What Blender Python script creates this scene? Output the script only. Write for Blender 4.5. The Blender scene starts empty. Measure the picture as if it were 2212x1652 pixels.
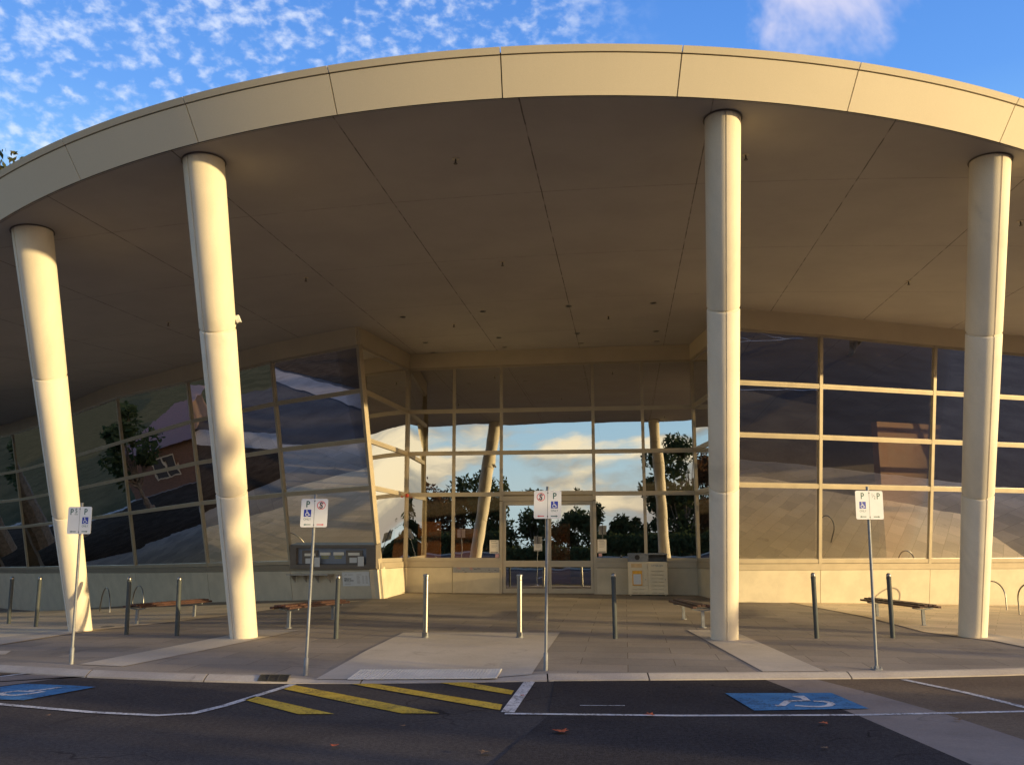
import bpy, bmesh, math, random
from mathutils import Vector, Matrix
from math import sin, cos, tan, radians, pi, atan2, hypot, sqrt
random.seed(7)
sc = bpy.context.scene
COL = sc.collection
# ------------------------------------------------------------------ camera, sky, sun, exposure
F = 1950.0; CX, CY = 1106.0, 826.0; PITCH = math.atan((1190 - CY) / F); H = 1.5
cam_d = bpy.data.cameras.new("camera"); cam = bpy.data.objects.new("camera", cam_d); COL.objects.link(cam)
cam_d.sensor_width = 36; cam_d.lens = F / 2212 * 36; cam_d.clip_end = 5000
cam.location = (0, 0, H); cam.rotation_euler = (pi / 2 + PITCH, 0, 0); sc.camera = cam

SUN_AZ = radians(67)          # from the camera's back towards the right
SUN_EL = radians(5.0)
SUND = Vector((sin(SUN_AZ) * cos(SUN_EL), -cos(SUN_AZ) * cos(SUN_EL), sin(SUN_EL)))
sl = bpy.data.lights.new("sun", 'SUN'); sl.energy = 5.0; sl.angle = radians(0.5); sl.color = (1.0, 0.75, 0.36)
so = bpy.data.objects.new("sun", sl); COL.objects.link(so); so.location = (30, -20, 20)
so.rotation_euler = SUND.to_track_quat('Z', 'Y').to_euler()
sc.view_settings.view_transform = 'Standard'; sc.view_settings.look = 'None'
sc.view_settings.exposure = 0.42; sc.view_settings.gamma = 1.0
try: sc.view_settings.use_curve_mapping = False
except Exception: pass
sc.cycles.max_bounces = 8; sc.cycles.transparent_max_bounces = 12
sc.cycles.sample_clamp_indirect = 6.0

class NT:
    """tiny helper for building node trees"""
    def __init__(s, tree): s.t = tree; s.t.nodes.clear()
    def n(s, typ, **kw):
        nd = s.t.nodes.new(typ)
        for k, v in kw.items():
            if k.startswith('i_'):
                key = k[2:].replace('_', ' ')
                s.put(nd.inputs[int(key) if key.isdigit() else key], v)
            else: setattr(nd, k, v)
        return nd
    def put(s, sock, v):
        if hasattr(v, 'is_output'): s.t.links.new(v, sock)
        else: sock.default_value = v
    def m(s, op, a, b=0.0, c=0.0, clamp=False):
        nd = s.n('ShaderNodeMath', operation=op, use_clamp=clamp)
        for i, v in enumerate((a, b, c)): s.put(nd.inputs[i], v)
        return nd.outputs[0]
    def mix(s, f, a, b, blend='MIX'):
        nd = s.n('ShaderNodeMix', data_type='RGBA', blend_type=blend)
        s.put(nd.inputs[0], f); s.put(nd.inputs[6], a); s.put(nd.inputs[7], b)
        return nd.outputs[2]
    def ss(s, v, lo, hi, a=0.0, b=1.0):
        nd = s.n('ShaderNodeMapRange', interpolation_type='SMOOTHSTEP')
        for i, x in enumerate((v, lo, hi, a, b)): s.put(nd.inputs[i], x)
        return nd.outputs[0]
    def noise(s, vec, scale, detail=4, rough=0.55, dist=0.0):
        nd = s.n('ShaderNodeTexNoise'); s.put(nd.inputs['Vector'], vec)
        nd.inputs['Scale'].default_value = scale; nd.inputs['Detail'].default_value = detail
        nd.inputs['Roughness'].default_value = rough; nd.inputs['Distortion'].default_value = dist
        return nd.outputs[0]

def rgb(r, g, b): return (r, g, b, 1.0)

# ---- world: sky texture plus blue of the afternoon sky and clouds, all by direction
w = bpy.data.worlds.new("World"); sc.world = w; w.use_nodes = True
T = NT(w.node_tree)
sky = T.n('ShaderNodeTexSky'); sky.sky_type = 'NISHITA'; sky.sun_disc = False
sky.sun_elevation = SUN_EL; sky.sun_rotation = pi - SUN_AZ   # rotation 0 = +Y, clockwise
co = T.n('ShaderNodeTexCoord').outputs['Generated']
sp = T.n('ShaderNodeSeparateXYZ', i_0=co); X, Y, Z = sp.outputs
up = T.m('MAXIMUM', Z, 0.0)
ramp = T.n('ShaderNodeValToRGB', i_0=up)
cr = ramp.color_ramp; cr.elements[0].position = 0.0; cr.elements[0].color = rgb(.50, .66, .72)
cr.elements[1].position = 1.0; cr.elements[1].color = rgb(.05, .17, .50)
for p, c in ((.12, (.34, .56, .76)), (.36, (.13, .33, .66)), (.45, (.068, .225, .61)), (.55, (.047, .178, .54)), (.72, (.04, .14, .45))):
    e = cr.elements.new(p); e.color = rgb(*c)
base = ramp.outputs[0]
# altocumulus over the front left
den = T.m('ADD', up, 0.12)
px_ = T.m('DIVIDE', X, den); py_ = T.m('DIVIDE', Y, den)
pv = T.n('ShaderNodeCombineXYZ', i_0=px_, i_1=py_, i_2=0.0).outputs[0]
az = T.m('ARCTAN2', X, Y)
sq = T.n('ShaderNodeVectorMath', operation='MULTIPLY', i_0=co, i_1=(1, 1, 1.5)).outputs[0]
n1 = T.noise(sq, 60.0, 4, 0.52, 0.1); n2 = T.noise(sq, 8.0, 3, 0.5, 0.2)
cov = T.m('ADD', n1, T.m('MULTIPLY', T.m('SUBTRACT', n2, 0.5), 0.38))
alt = T.ss(cov, 0.42, 0.80)
front = T.ss(Y, 0.05, 0.3)
altm = T.m('MULTIPLY', T.m('MULTIPLY', alt, front), T.ss(az, 0.20, -0.02))
base = T.mix(T.m('MULTIPLY', altm, 0.74), base, rgb(.60, .64, .74))
# one soft cloud high on the right
vdir = Vector((sin(radians(21.5)) * cos(radians(33.6)), cos(radians(21.5)) * cos(radians(33.6)), sin(radians(33.6))))
dist = T.n('ShaderNodeVectorMath', operation='DISTANCE', i_0=co, i_1=tuple(vdir)).outputs['Value']
n3 = T.noise(co, 9.0, 5, 0.6, 0.3)
big = T.ss(T.m('SUBTRACT', T.m('MULTIPLY_ADD', n3, 0.24, -0.07), dist), -0.035, 0.045)
base = T.mix(T.m('MULTIPLY', big, 0.8), base, rgb(.62, .57, .66))
# cumulus low at the back and sides, cream where the low sun strikes, grey below
sv = T.n('ShaderNodeVectorMath', operation='MULTIPLY', i_0=co, i_1=(2.6, 2.6, 8.5)).outputs[0]
c1 = T.noise(sv, 1.15, 7, 0.50, 0.25)
sv2 = T.n('ShaderNodeVectorMath', operation='ADD', i_0=sv, i_1=(0.10, -0.06, 0.32)).outputs[0]
c2 = T.noise(sv2, 1.15, 7, 0.50, 0.25)
back = T.m('MULTIPLY', T.ss(Y, 0.15, -0.35), T.ss(Z, 0.62, 0.30))
cum = T.m('MULTIPLY', T.ss(c1, 0.465, 0.53), back)
lit = T.ss(T.m('SUBTRACT', c1, c2), -0.03, 0.09)
ccol = T.mix(lit, rgb(.30, .28, .285), rgb(1.15, .92, .60))
base = T.mix(T.m('MULTIPLY', cum, 0.93), base, ccol)
# the glow round the low sun
sd = T.n('ShaderNodeVectorMath', operation='DOT_PRODUCT', i_0=co, i_1=tuple(SUND)).outputs['Value']
glow = T.m('POWER', T.m('MAXIMUM', sd, 0.0), 7.0)
base = T.mix(T.m('MULTIPLY', glow, 0.9), base, rgb(3.0, 2.1, 1.15))
# added warm cloud glow, a soft second light behind the camera on the right
bd = Vector((sin(radians(54)) * cos(radians(7)), -cos(radians(54)) * cos(radians(7)), sin(radians(7))))
bv = T.n('ShaderNodeVectorMath', operation='SUBTRACT', i_0=co, i_1=tuple(bd)).outputs[0]
bv = T.n('ShaderNodeVectorMath', operation='MULTIPLY', i_0=bv, i_1=(1.0, 1.0, 2.6)).outputs[0]
bl = T.n('ShaderNodeVectorMath', operation='LENGTH', i_0=bv).outputs['Value']
fill_glow = T.m('MULTIPLY', T.ss(bl, .55, .10), T.ss(c1, .38, .52, .2, 1.0))
base = T.mix(fill_glow, base, rgb(3.2, 2.3, 1.25))
# ground haze below the horizon
base = T.mix(T.ss(Z, 0.0, -0.06), base, rgb(.10, .095, .08))
skyc = T.n('ShaderNodeVectorMath', operation='SCALE', i_0=sky.outputs[0]); skyc.inputs['Scale'].default_value = 0.05
tot = T.n('ShaderNodeVectorMath', operation='ADD', i_0=base, i_1=skyc.outputs[0]).outputs[0]
bg = T.n('ShaderNodeBackground', i_0=tot); bg.inputs[1].default_value = 1.0
out = T.n('ShaderNodeOutputWorld', i_0=bg.outputs[0])

# ------------------------------------------------------------------ picture <-> place
CP, SP = cos(PITCH), sin(PITCH)
def ray(x, y):
    u = -(y - CY)
    return Vector((x - CX, F * CP - u * SP, F * SP + u * CP))
def proj(P):
    d = P - Vector((0, 0, H)); dep = d.y * CP + d.z * SP
    return CX + F * d.x / dep, CY - F * (-d.y * SP + d.z * CP) / dep
CAMP = Vector((0, 0, H))
def on_z(x, y, z=0.0):
    d = ray(x, y); return CAMP + d * ((z - H) / d.z)
def on_plane(x, y, p0, n):
    d = ray(x, y); return CAMP + d * ((p0 - CAMP).dot(n) / d.dot(n))
def nat(p): return (p[0] * .8640625, p[1] * .8640625)   # pixels of the full photograph
KP = [(-60, 41), (-40, 29.5), (-25, 21.3), (-14, 15.4), (-9, 12.95), (-6.49, 11.85), (-5.23, 11.40), (-3.9, 11.05), (-2.9, 10.88), (-1.9, 10.85), (-.88, 10.92), (.5, 11.05), (2, 11.12), (4.46, 11.24),
      (5.95, 11.48), (7.5, 11.85), (10, 12.7), (15, 15), (25, 20.5), (40, 29), (60, 40.5)]
def yk(x):
    if x <= KP[0][0]: return KP[0][1]
    for (a, b), (c, d) in zip(KP, KP[1:]):
        if x <= c:
            return b + (d - b) * (x - a) / (c - a)
    return KP[-1][1]
def zg(x, y):
    d = y - yk(x) - .16
    if d < 0: return .07
    side = .066 * max(0, -x - 3.5) + .034 * max(0, x - 5.5)
    return max(-1.1, .07 + .0212 * min(d, 22) - min(d, 22) / 14 * side)
def gp(x, y):
    P = on_z(x, y, .1)
    for _ in range(40): P = on_z(x, y, zg(P.x, P.y))
    return P
def gn(x, y): return gp(*nat((x, y)))
# the roof vault
AL = .1228; KV = .004538; KW = -.000165; U0 = .392; Z0 = 7.0; K2 = .0163
def UV(x, y): return x * cos(AL) - y * sin(AL), x * sin(AL) + y * cos(AL)
def XY(u, v): return u * cos(AL) + v * sin(AL), -u * sin(AL) + v * cos(AL)
def zs(x, y):
    u, v = UV(x, y); k = max(.0006, KV + KW * (v - 15) - .0002 * max(0, v - 19)); return Z0 - k * (max(-24, min(24, u)) - U0) ** 2 + K2 * (min(v, 34) - 15)
def on_vault(x, y):
    d = ray(x, y); lo, hi = 0.0, 0.03
    f = lambda t: H + d.z * t - zs(d.x * t, d.y * t)
    for _ in range(60):
        mid = (lo + hi) / 2
        if f(mid) < 0: lo = mid
        else: hi = mid
    return CAMP + d * lo

# ------------------------------------------------------------------ materials
MATS = {}
def pbr(name, col, rough=.6, metal=0.0, var=.12, scale=6.0, bump=0.0, bscale=None, col2=None, spec=0.5, streak=False, fine=0.0, stain=0.0):
    if name in MATS: return MATS[name]
    m = bpy.data.materials.new(name); m.use_nodes = True; T = NT(m.node_tree)
    b = T.n('ShaderNodeBsdfPrincipled'); o = T.n('ShaderNodeOutputMaterial', i_0=b.outputs[0])
    co = T.n('ShaderNodeTexCoord').outputs['Object']
    if streak:
        co2 = T.n('ShaderNodeVectorMath', operation='MULTIPLY', i_0=co, i_1=(1, 1, .12)).outputs[0]
    else: co2 = co
    nz = T.noise(co2, scale, 6, .6)
    a = tuple(max(0, c * (1 - var)) for c in col); bb = col2 or tuple(min(1, c * (1 + var)) for c in col)
    c = T.mix(T.ss(nz, .3, .7), rgb(*a), rgb(*bb))
    if fine:
        nf = T.noise(co, 140.0, 2, .6)
        c = T.mix(1.0, c, T.mix(T.ss(nf, .3, .7), rgb(1 - fine, 1 - fine, 1 - fine), rgb(1 + fine, 1 + fine, 1 + fine)), 'MULTIPLY')
    if stain:
        ns = T.noise(co, scale * .37, 5, .62, .6)
        c = T.mix(T.m('MULTIPLY', T.ss(ns, .56, .74), stain), c, rgb(*(x * .45 for x in col)))
    T.put(b.inputs['Base Color'], c)
    b.inputs['Roughness'].default_value = rough; b.inputs['Metallic'].default_value = metal
    b.inputs['Specular IOR Level'].default_value = spec
    T.put(b.inputs['Roughness'], T.m('MULTIPLY_ADD', nz, .16, rough - .08))
    if bump:
        bn = T.noise(co, bscale or scale * 6, 4, .6)
        bp = T.n('ShaderNodeBump', i_Height=bn); bp.inputs['Strength'].default_value = bump; bp.inputs['Distance'].default_value = .02
        T.put(b.inputs['Normal'], bp.outputs[0])
    MATS[name] = m; return m

M = {}
M['fascia'] = pbr('beige fascia panel', (.68, .60, .455), .55, var=.015, scale=.8, bump=.03, bscale=30, fine=.04)
M['concrete'] = pbr('pale column concrete', (.70, .63, .51), .75, var=.08, scale=1.6, bump=.08, bscale=60, streak=True, fine=.06, stain=.32)
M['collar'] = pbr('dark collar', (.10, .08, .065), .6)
M['plinth'] = pbr('plinth concrete', (.52, .46, .35), .75, var=.08, scale=2.2, bump=.06, bscale=50, fine=.05, stain=.15)
M['frame'] = pbr('champagne aluminium', (.42, .36, .27), .42, metal=.25, var=.05, scale=3)
M['sill'] = pbr('bronze sill aluminium', (.30, .26, .20), .42, metal=.25, var=.06, scale=3)
M['bulk'] = pbr('painted bulkhead', (.55, .47, .34), .6, var=.05, scale=1.2)
M['roof'] = pbr('roof metal', (.42, .40, .37), .5, var=.08)
M['dark'] = pbr('interior dark', (.035, .032, .03), .8)
M['int_floor'] = pbr('interior carpet', (.05, .045, .04), .9)
M['int_wall'] = pbr('interior wall', (.10, .085, .07), .85)
M['orange'] = pbr('orange timber laminate', (.34, .14, .055), .5, var=.12, scale=3)
M['steel'] = pbr('stainless steel', (.24, .23, .215), .33, metal=1.0, var=.05, scale=8, streak=True)
M['galv'] = pbr('galvanised steel', (.19, .20, .215), .55, metal=.35, var=.16, scale=14, bump=.03)
M['bollard'] = pbr('grey green paint', (.055, .064, .066), .6, var=.12, scale=9, spec=.25)
M['wood'] = pbr('oiled timber slat', (.055, .021, .014), .6, var=.35, scale=5, streak=False, bump=.1, bscale=60)
M['white'] = pbr('white sign sheet', (.62, .63, .64), .35, var=.03, scale=9)
M['paper'] = pbr('notice paper', (.80, .75, .66), .7, var=.03, scale=9)
M['black'] = pbr('black print', (.02, .02, .02), .5)
M['green'] = pbr('dark green print', (.02, .09, .07), .5)
M['red'] = pbr('red print', (.55, .03, .05), .5)
M['blue'] = pbr('sign blue', (.012, .03, .30), .4)
M['bin'] = pbr('cream bin paint', (.74, .62, .42), .5, var=.05, scale=4, stain=.12)
M['orange_print'] = pbr('orange label', (.85, .42, .03), .5)
M['leaf_red'] = pbr('red autumn leaf', (.36, .07, .02), .7, var=.4, scale=20)
M['leaf_brown'] = pbr('brown dry leaf', (.14, .08, .04), .8, var=.4, scale=20)
M['bark'] = pbr('grey brown bark', (.14, .11, .085), .9, var=.3, scale=7, bump=.4, bscale=20)
M['camera'] = pbr('white camera housing', (.75, .74, .68), .4)
M['grate'] = pbr('cast iron', (.06, .06, .058), .6, metal=.4, var=.2, scale=18)
M['panel_blue'] = pbr('slate blue return panel', (.20, .23, .30), .5, var=.06)
M['panel_dark'] = pbr('bronze return frame', (.15, .13, .115), .5, var=.08)
M['grey'] = pbr('grey shelf', (.32, .30, .27), .5)

def leafmat(name, c1, c2):
    m = bpy.data.materials.new(name); m.use_nodes = True; T = NT(m.node_tree)
    g = T.n('ShaderNodeNewGeometry'); o = T.n('ShaderNodeOutputMaterial')
    c = T.mix(g.outputs['Random Per Island'], rgb(*c1), rgb(*c2))
    d = T.n('ShaderNodeBsdfDiffuse', i_0=c); t = T.n('ShaderNodeBsdfTranslucent', i_0=c)
    mx = T.n('ShaderNodeMixShader', i_0=.3, i_1=d.outputs[0], i_2=t.outputs[0]); T.put(o.inputs[0], mx.outputs[0])
    return m
M['leaf_a'] = leafmat('eucalypt leaf', (.045, .06, .028), (.12, .10, .05))
M['leaf_c'] = leafmat('reddish leaf', (.05, .035, .02), (.16, .075, .035))
M['leaf_b'] = leafmat('dark leaf', (.03, .05, .022), (.08, .095, .04))

# glass: coated, partly mirror, slightly uneven
def glassmat(name, refl, tint, wob, ws):
    m = bpy.data.materials.new(name); m.use_nodes = True; T = NT(m.node_tree)
    o = T.n('ShaderNodeOutputMaterial'); co = T.n('ShaderNodeTexCoord').outputs['Object']
    nz = T.noise(co, ws, 2, .5)
    bp = T.n('ShaderNodeBump', i_Height=nz); bp.inputs['Strength'].default_value = wob; bp.inputs['Distance'].default_value = .02
    gl = T.n('ShaderNodeBsdfGlossy', i_0=rgb(.95, .95, .93)); gl.inputs['Roughness'].default_value = 0.0
    T.put(gl.inputs['Normal'], bp.outputs[0])
    tr = T.n('ShaderNodeBsdfTransparent', i_0=rgb(*tint))
    fr = T.n('ShaderNodeFresnel'); fr.inputs[0].default_value = 1.5
    fac = T.m('MULTIPLY_ADD', fr.outputs[0], .8, refl, clamp=True)
    mx = T.n('ShaderNodeMixShader', i_0=fac, i_1=tr.outputs[0], i_2=gl.outputs[0]); T.put(o.inputs[0], mx.outputs[0])
    return m
M['glass'] = glassmat('tinted window glass', .26, (.82, .78, .72), .12, .9)
M['glass3'] = glassmat('brighter tinted window glass', .42, (.82, .78, .72), .12, .9)
M['glass2'] = glassmat('mirror coated entrance glass', .55, (.75, .71, .66), .10, .8)

# ground materials
def groundmat(name, c1, c2, scale, rough, agg=.25, bump=.3, tile=None, rot=0.0, cracks=0.0, spec=0.0, joint=(.4, .4, .4), stain=.25, wear=None):
    m = bpy.data.materials.new(name); m.use_nodes = True; T = NT(m.node_tree)
    b = T.n('ShaderNodeBsdfPrincipled'); o = T.n('ShaderNodeOutputMaterial', i_0=b.outputs[0])
    co = T.n('ShaderNodeTexCoord').outputs['Object']
    big = T.noise(co, scale, 6, .62, .3); fine = T.noise(co, 170, 2, .7); mid = T.noise(co, 26, 3, .6)
    c = T.mix(T.ss(big, .3, .7), rgb(*c1), rgb(*c2))
    f2 = T.m('MULTIPLY_ADD', T.ss(fine, .3, .7), agg * 2, 1 - agg)
    f3 = T.m('MULTIPLY_ADD', T.ss(mid, .3, .7), agg * .7, 1 - agg * .35)
    k = T.m('MULTIPLY', f2, f3)
    st = T.noise(co, scale * 2.7, 5, .65, .8)
    k = T.m('MULTIPLY', k, T.ss(st, .58, .75, 1.0, 1 - stain))
    if cracks:
        wv = T.n('ShaderNodeTexNoise', i_Vector=co); wv.inputs['Scale'].default_value = 1.3; wv.inputs['Detail'].default_value = 5
        cv = T.n('ShaderNodeVectorMath', operation='MULTIPLY_ADD', i_0=wv.outputs[1], i_1=(.9, .9, 0), i_2=co).outputs[0]
        vo = T.n('ShaderNodeTexVoronoi', feature='DISTANCE_TO_EDGE', i_Vector=cv); vo.inputs['Scale'].default_value = .33
        ck = T.m('MULTIPLY', T.ss(vo.outputs[0], .004, .0012), T.ss(T.noise(co, .4, 3), .50, .58))
        k = T.m('MULTIPLY', k, T.m('MULTIPLY_ADD', ck, -cracks, 1.0))
    h = T.m('ADD', fine, mid)
    if tile:
        mp = T.n('ShaderNodeMapping', i_0=co); mp.inputs['Rotation'].default_value = (0, 0, rot)
        br = T.n('ShaderNodeTexBrick', i_Vector=mp.outputs[0]); br.offset = .5
        br.inputs['Scale'].default_value = 1.0; br.inputs['Brick Width'].default_value = tile[0]; br.inputs['Row Height'].default_value = tile[1]
        br.inputs['Mortar Size'].default_value = .006; br.inputs['Mortar Smooth'].default_value = .3
        br.inputs['Color1'].default_value = rgb(.86, .86, .86); br.inputs['Color2'].default_value = rgb(1.1, 1.08, 1.06)
        br.inputs['Mortar'].default_value = rgb(*joint)
        c = T.mix(1.0, c, br.outputs[0], 'MULTIPLY')
        h = T.m('SUBTRACT', h, T.m('MULTIPLY', br.outputs[1], 1.2))
    if wear:
        wn = T.m('MULTIPLY_ADD', T.noise(co, 38, 4, .7), .6, T.m('MULTIPLY', T.noise(co, 3.5, 4, .6), .4))
        c = T.mix(T.ss(wn, .50, .58, 0.0, .85), c, rgb(*wear))
    kk = T.n('ShaderNodeCombineXYZ', i_0=k, i_1=k, i_2=k).outputs[0]
    c = T.mix(1.0, c, kk, 'MULTIPLY')
    T.put(b.inputs['Base Color'], c); b.inputs['Roughness'].default_value = rough; b.inputs['Specular IOR Level'].default_value = spec
    bp = T.n('ShaderNodeBump', i_Height=h); bp.inputs['Strength'].default_value = bump; bp.inputs['Distance'].default_value = .006
    T.put(b.inputs['Normal'], bp.outputs[0])
    return m
M['asphalt'] = groundmat('dark asphalt', (.062, .055, .052), (.083, .074, .069), .55, .85, .5, .6, cracks=.4)
M['asphalt2'] = groundmat('brown worn asphalt', (.13, .10, .075), (.18, .14, .10), .6, .85, .28, .4)
M['asphalt3'] = groundmat('darker asphalt', (.046, .041, .040), (.061, .055, .053), .5, .85, .5, .6, cracks=.4)  # one tone darker than the road around it
M['roadcon'] = groundmat('road concrete band', (.20, .17, .15), (.27, .23, .20), .7, .8, .12, .2, stain=.3)
M['paving'] = groundmat('grey stone paving', (.25, .222, .19), (.325, .29, .245), .35, .7, .12, .25, tile=(1.2, .6), rot=AL, joint=(.55, .53, .5))
M['paving2'] = groundmat('sandy paving', (.60, .50, .36), (.68, .58, .42), .5, .75, .10, .2, tile=(.8, .4), rot=.5, joint=(.7, .68, .62))  # sandy stone, colour raised to stand in for sunlight on the plaza
M['band'] = groundmat('pale concrete band', (.43, .385, .32), (.51, .46, .39), .7, .8, .10, .2)
M['kerb'] = groundmat('kerb concrete', (.35, .31, .27), (.44, .40, .35), .8, .8, .12, .2, stain=.35)
M['line'] = groundmat('white road paint', (.46, .46, .47), (.66, .64, .62), 3.0, .7, .14, .2, stain=.5, wear=(.16, .145, .13))
M['yellow'] = groundmat('yellow road paint', (.50, .33, .05), (.62, .43, .08), 3.0, .7, .14, .2, stain=.4, wear=(.20, .155, .06))
M['bluepaint'] = groundmat('blue road paint', (.065, .17, .33), (.10, .24, .41), 2.0, .7, .14, .2, stain=.3, wear=(.06, .10, .16))
M['grass'] = groundmat('dry grass', (.045, .043, .022), (.075, .065, .034), .4, .95, .3, .6)
M['earth'] = groundmat('bare earth', (.11, .09, .06), (.15, .12, .08), .4, .95, .3, .6)
M['tactile'] = groundmat('tactile paver', (.60, .58, .53), (.70, .68, .62), 1.5, .7, .1, .15)

def soffitmat():
    m = bpy.data.materials.new('soffit sheet'); m.use_nodes = True; T = NT(m.node_tree)
    b = T.n('ShaderNodeBsdfPrincipled'); o = T.n('ShaderNodeOutputMaterial', i_0=b.outputs[0])
    co = T.n('ShaderNodeTexCoord').outputs['Object']
    mp = T.n('ShaderNodeMapping', i_0=co); mp.inputs['Rotation'].default_value = (0, 0, AL)
    s = T.n('ShaderNodeSeparateXYZ', i_0=mp.outputs[0])
    def seam(v, off, step, wd):
        f = T.m('PINGPONG', T.m('SUBTRACT', v, off), step / 2)
        return T.ss(f, wd, wd * .35)
    wig = T.m('MULTIPLY', T.m('SUBTRACT', T.noise(co, 4.0, 2), .5), .01)
    a = seam(T.m('ADD', s.outputs[0], wig), 1.19, 2.35, .013); c2 = seam(T.m('ADD', s.outputs[1], wig), 13.14, 3.2, .009)
    nn = T.ss(T.noise(co, 3.0, 3), .25, .6)
    ln = T.m('MULTIPLY', T.m('MAXIMUM', a, T.m('MULTIPLY', c2, .8)), nn)
    nz = T.noise(co, .9, 5, .6); nf = T.noise(co, 90, 2)
    c = T.mix(T.ss(nz, .3, .7), rgb(.375, .34, .315), rgb(.415, .38, .35))
    c = T.mix(T.m('MULTIPLY', T.ss(nf, .35, .7), .06), c, rgb(.3, .26, .2))
    c = T.mix(T.m('MULTIPLY', ln, .85), c, rgb(.05, .04, .03))
    T.put(b.inputs['Base Color'], c); b.inputs['Roughness'].default_value = .8
    return m
M['soffit'] = soffitmat()

# ------------------------------------------------------------------ mesh helpers
class MB:
    def __init__(s): s.v = []; s.f = []; s.mi = []; s.cur = 0
    def add(s, vs, fs):
        o = len(s.v); s.v += [tuple(v) for v in vs]; s.f += [tuple(i + o for i in f) for f in fs]; s.mi += [s.cur] * len(fs)
    def box(s, a, b):
        x0, y0, z0 = a; x1, y1, z1 = b
        s.hexa([(x0, y0, z0), (x1, y0, z0), (x1, y1, z0), (x0, y1, z0), (x0, y0, z1), (x1, y0, z1), (x1, y1, z1), (x0, y1, z1)])
    def hexa(s, p): s.add(p, [(3, 2, 1, 0), (4, 5, 6, 7), (0, 1, 5, 4), (1, 2, 6, 5), (2, 3, 7, 6), (3, 0, 4, 7)])
    def slab(s, q, n, o0, o1):
        """quad q (4 points) thickened along n from o0 to o1"""
        n = Vector(n).normalized()
        s.hexa([Vector(p) + n * o0 for p in q] + [Vector(p) + n * o1 for p in q])
    def bar(s, p, q, n, wd, d0, d1):
        """bar from p to q, wd wide across, from d0 to d1 along n"""
        p = Vector(p); q = Vector(q); n = Vector(n).normalized(); a = (q - p).normalized(); t = a.cross(n).normalized() * (wd / 2)
        s.slab([p - t, q - t, q + t, p + t], n, d0, d1)
    def tube(s, pts, r, seg=12, cap=True, r1=None):
        pts = [Vector(p) for p in pts]; n = len(pts); rings = []
        rs = r if isinstance(r, (list, tuple)) else [r] * n
        a0 = (pts[1] - pts[0]).normalized(); ref = Vector((0, 0, 1)) if abs(a0.z) < .9 else Vector((1, 0, 0))
        e = a0.cross(ref).normalized(); vs = []
        for i, p in enumerate(pts):
            a = (pts[min(i + 1, n - 1)] - pts[max(i - 1, 0)]).normalized()
            e = (e - a * e.dot(a)).normalized(); g = a.cross(e)
            for k in range(seg):
                th = 2 * pi * k / seg; vs.append(p + (e * cos(th) + g * sin(th)) * rs[i])
        fs = []
        for i in range(n - 1):
            for k in range(seg):
                k2 = (k + 1) % seg; fs.append((i * seg + k, i * seg + k2, (i + 1) * seg + k2, (i + 1) * seg + k))
        if cap:
            fs.append(tuple(reversed(range(seg)))); fs.append(tuple((n - 1) * seg + k for k in range(seg)))
        s.add(vs, fs)
    def lathe(s, prof, seg=20, c=(0, 0, 0)):
        vs = []; n = len(prof)
        for r, z in prof:
            for k in range(seg):
                th = 2 * pi * k / seg; vs.append((c[0] + r * cos(th), c[1] + r * sin(th), c[2] + z))
        fs = [(i * seg + k, i * seg + (k + 1) % seg, (i + 1) * seg + (k + 1) % seg, (i + 1) * seg + k) for i in range(n - 1) for k in range(seg)]
        fs += [tuple(reversed(range(seg))), tuple((n - 1) * seg + k for k in range(seg))]
        s.add(vs, fs)
    def build(s, name, mat, parent=None, smooth=False, bevel=0.0):
        me = bpy.data.meshes.new(name); me.from_pydata(s.v, [], s.f)
        for mm in (mat if isinstance(mat, (list, tuple)) else [mat]): me.materials.append(mm)
        if isinstance(mat, (list, tuple)): me.polygons.foreach_set('material_index', s.mi)
        me.update()
        bm = bmesh.new(); bm.from_mesh(me); bmesh.ops.recalc_face_normals(bm, faces=bm.faces); bm.to_mesh(me); bm.free()
        if smooth:
            me.polygons.foreach_set('use_smooth', [True] * len(me.polygons))
            me.set_sharp_from_angle(angle=radians(35))
        o = bpy.data.objects.new(name, me); COL.objects.link(o)
        if bevel:
            md = o.modifiers.new('bevel', 'BEVEL'); md.width = bevel; md.segments = 2; md.limit_method = 'ANGLE'; md.angle_limit = radians(40)
        if parent: o.parent = parent
        return o
def empty(name, loc=(0, 0, 0), rz=0.0):
    o = bpy.data.objects.new(name, None); COL.objects.link(o); o.location = loc; o.rotation_euler = (0, 0, rz); o.empty_display_size = .2; return o
def tag(o, label, cat, group=None):
    o['label'] = label; o['category'] = cat
    if group: o['group'] = group
    return o
def struct(o): o['kind'] = 'structure'; return o
def copy_tree(o, parent=None):
    c = o.copy(); COL.objects.link(c)
    if parent: c.parent = parent
    for ch in list(o.children): copy_tree(ch, c)
    return c
def text_mesh(txt, size, mb, origin, ex, ey, n, off, align='CENTER', bold=0.0, squash=1.0):
    cu = bpy.data.curves.new('lettering', 'FONT'); cu.body = txt; cu.size = size; cu.align_x = align; cu.offset = bold; cu.resolution_u = 3
    ob = bpy.data.objects.new('lettering', cu); COL.objects.link(ob)
    me = bpy.data.meshes.new_from_object(ob)
    vs = [Vector(origin) + Vector(ex) * (v.co.x * squash) + Vector(ey) * v.co.y + Vector(n) * off for v in me.vertices]
    mb.add(vs, [tuple(p.vertices) for p in me.polygons])
    bpy.data.objects.remove(ob); bpy.data.curves.remove(cu); bpy.data.meshes.remove(me)
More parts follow.
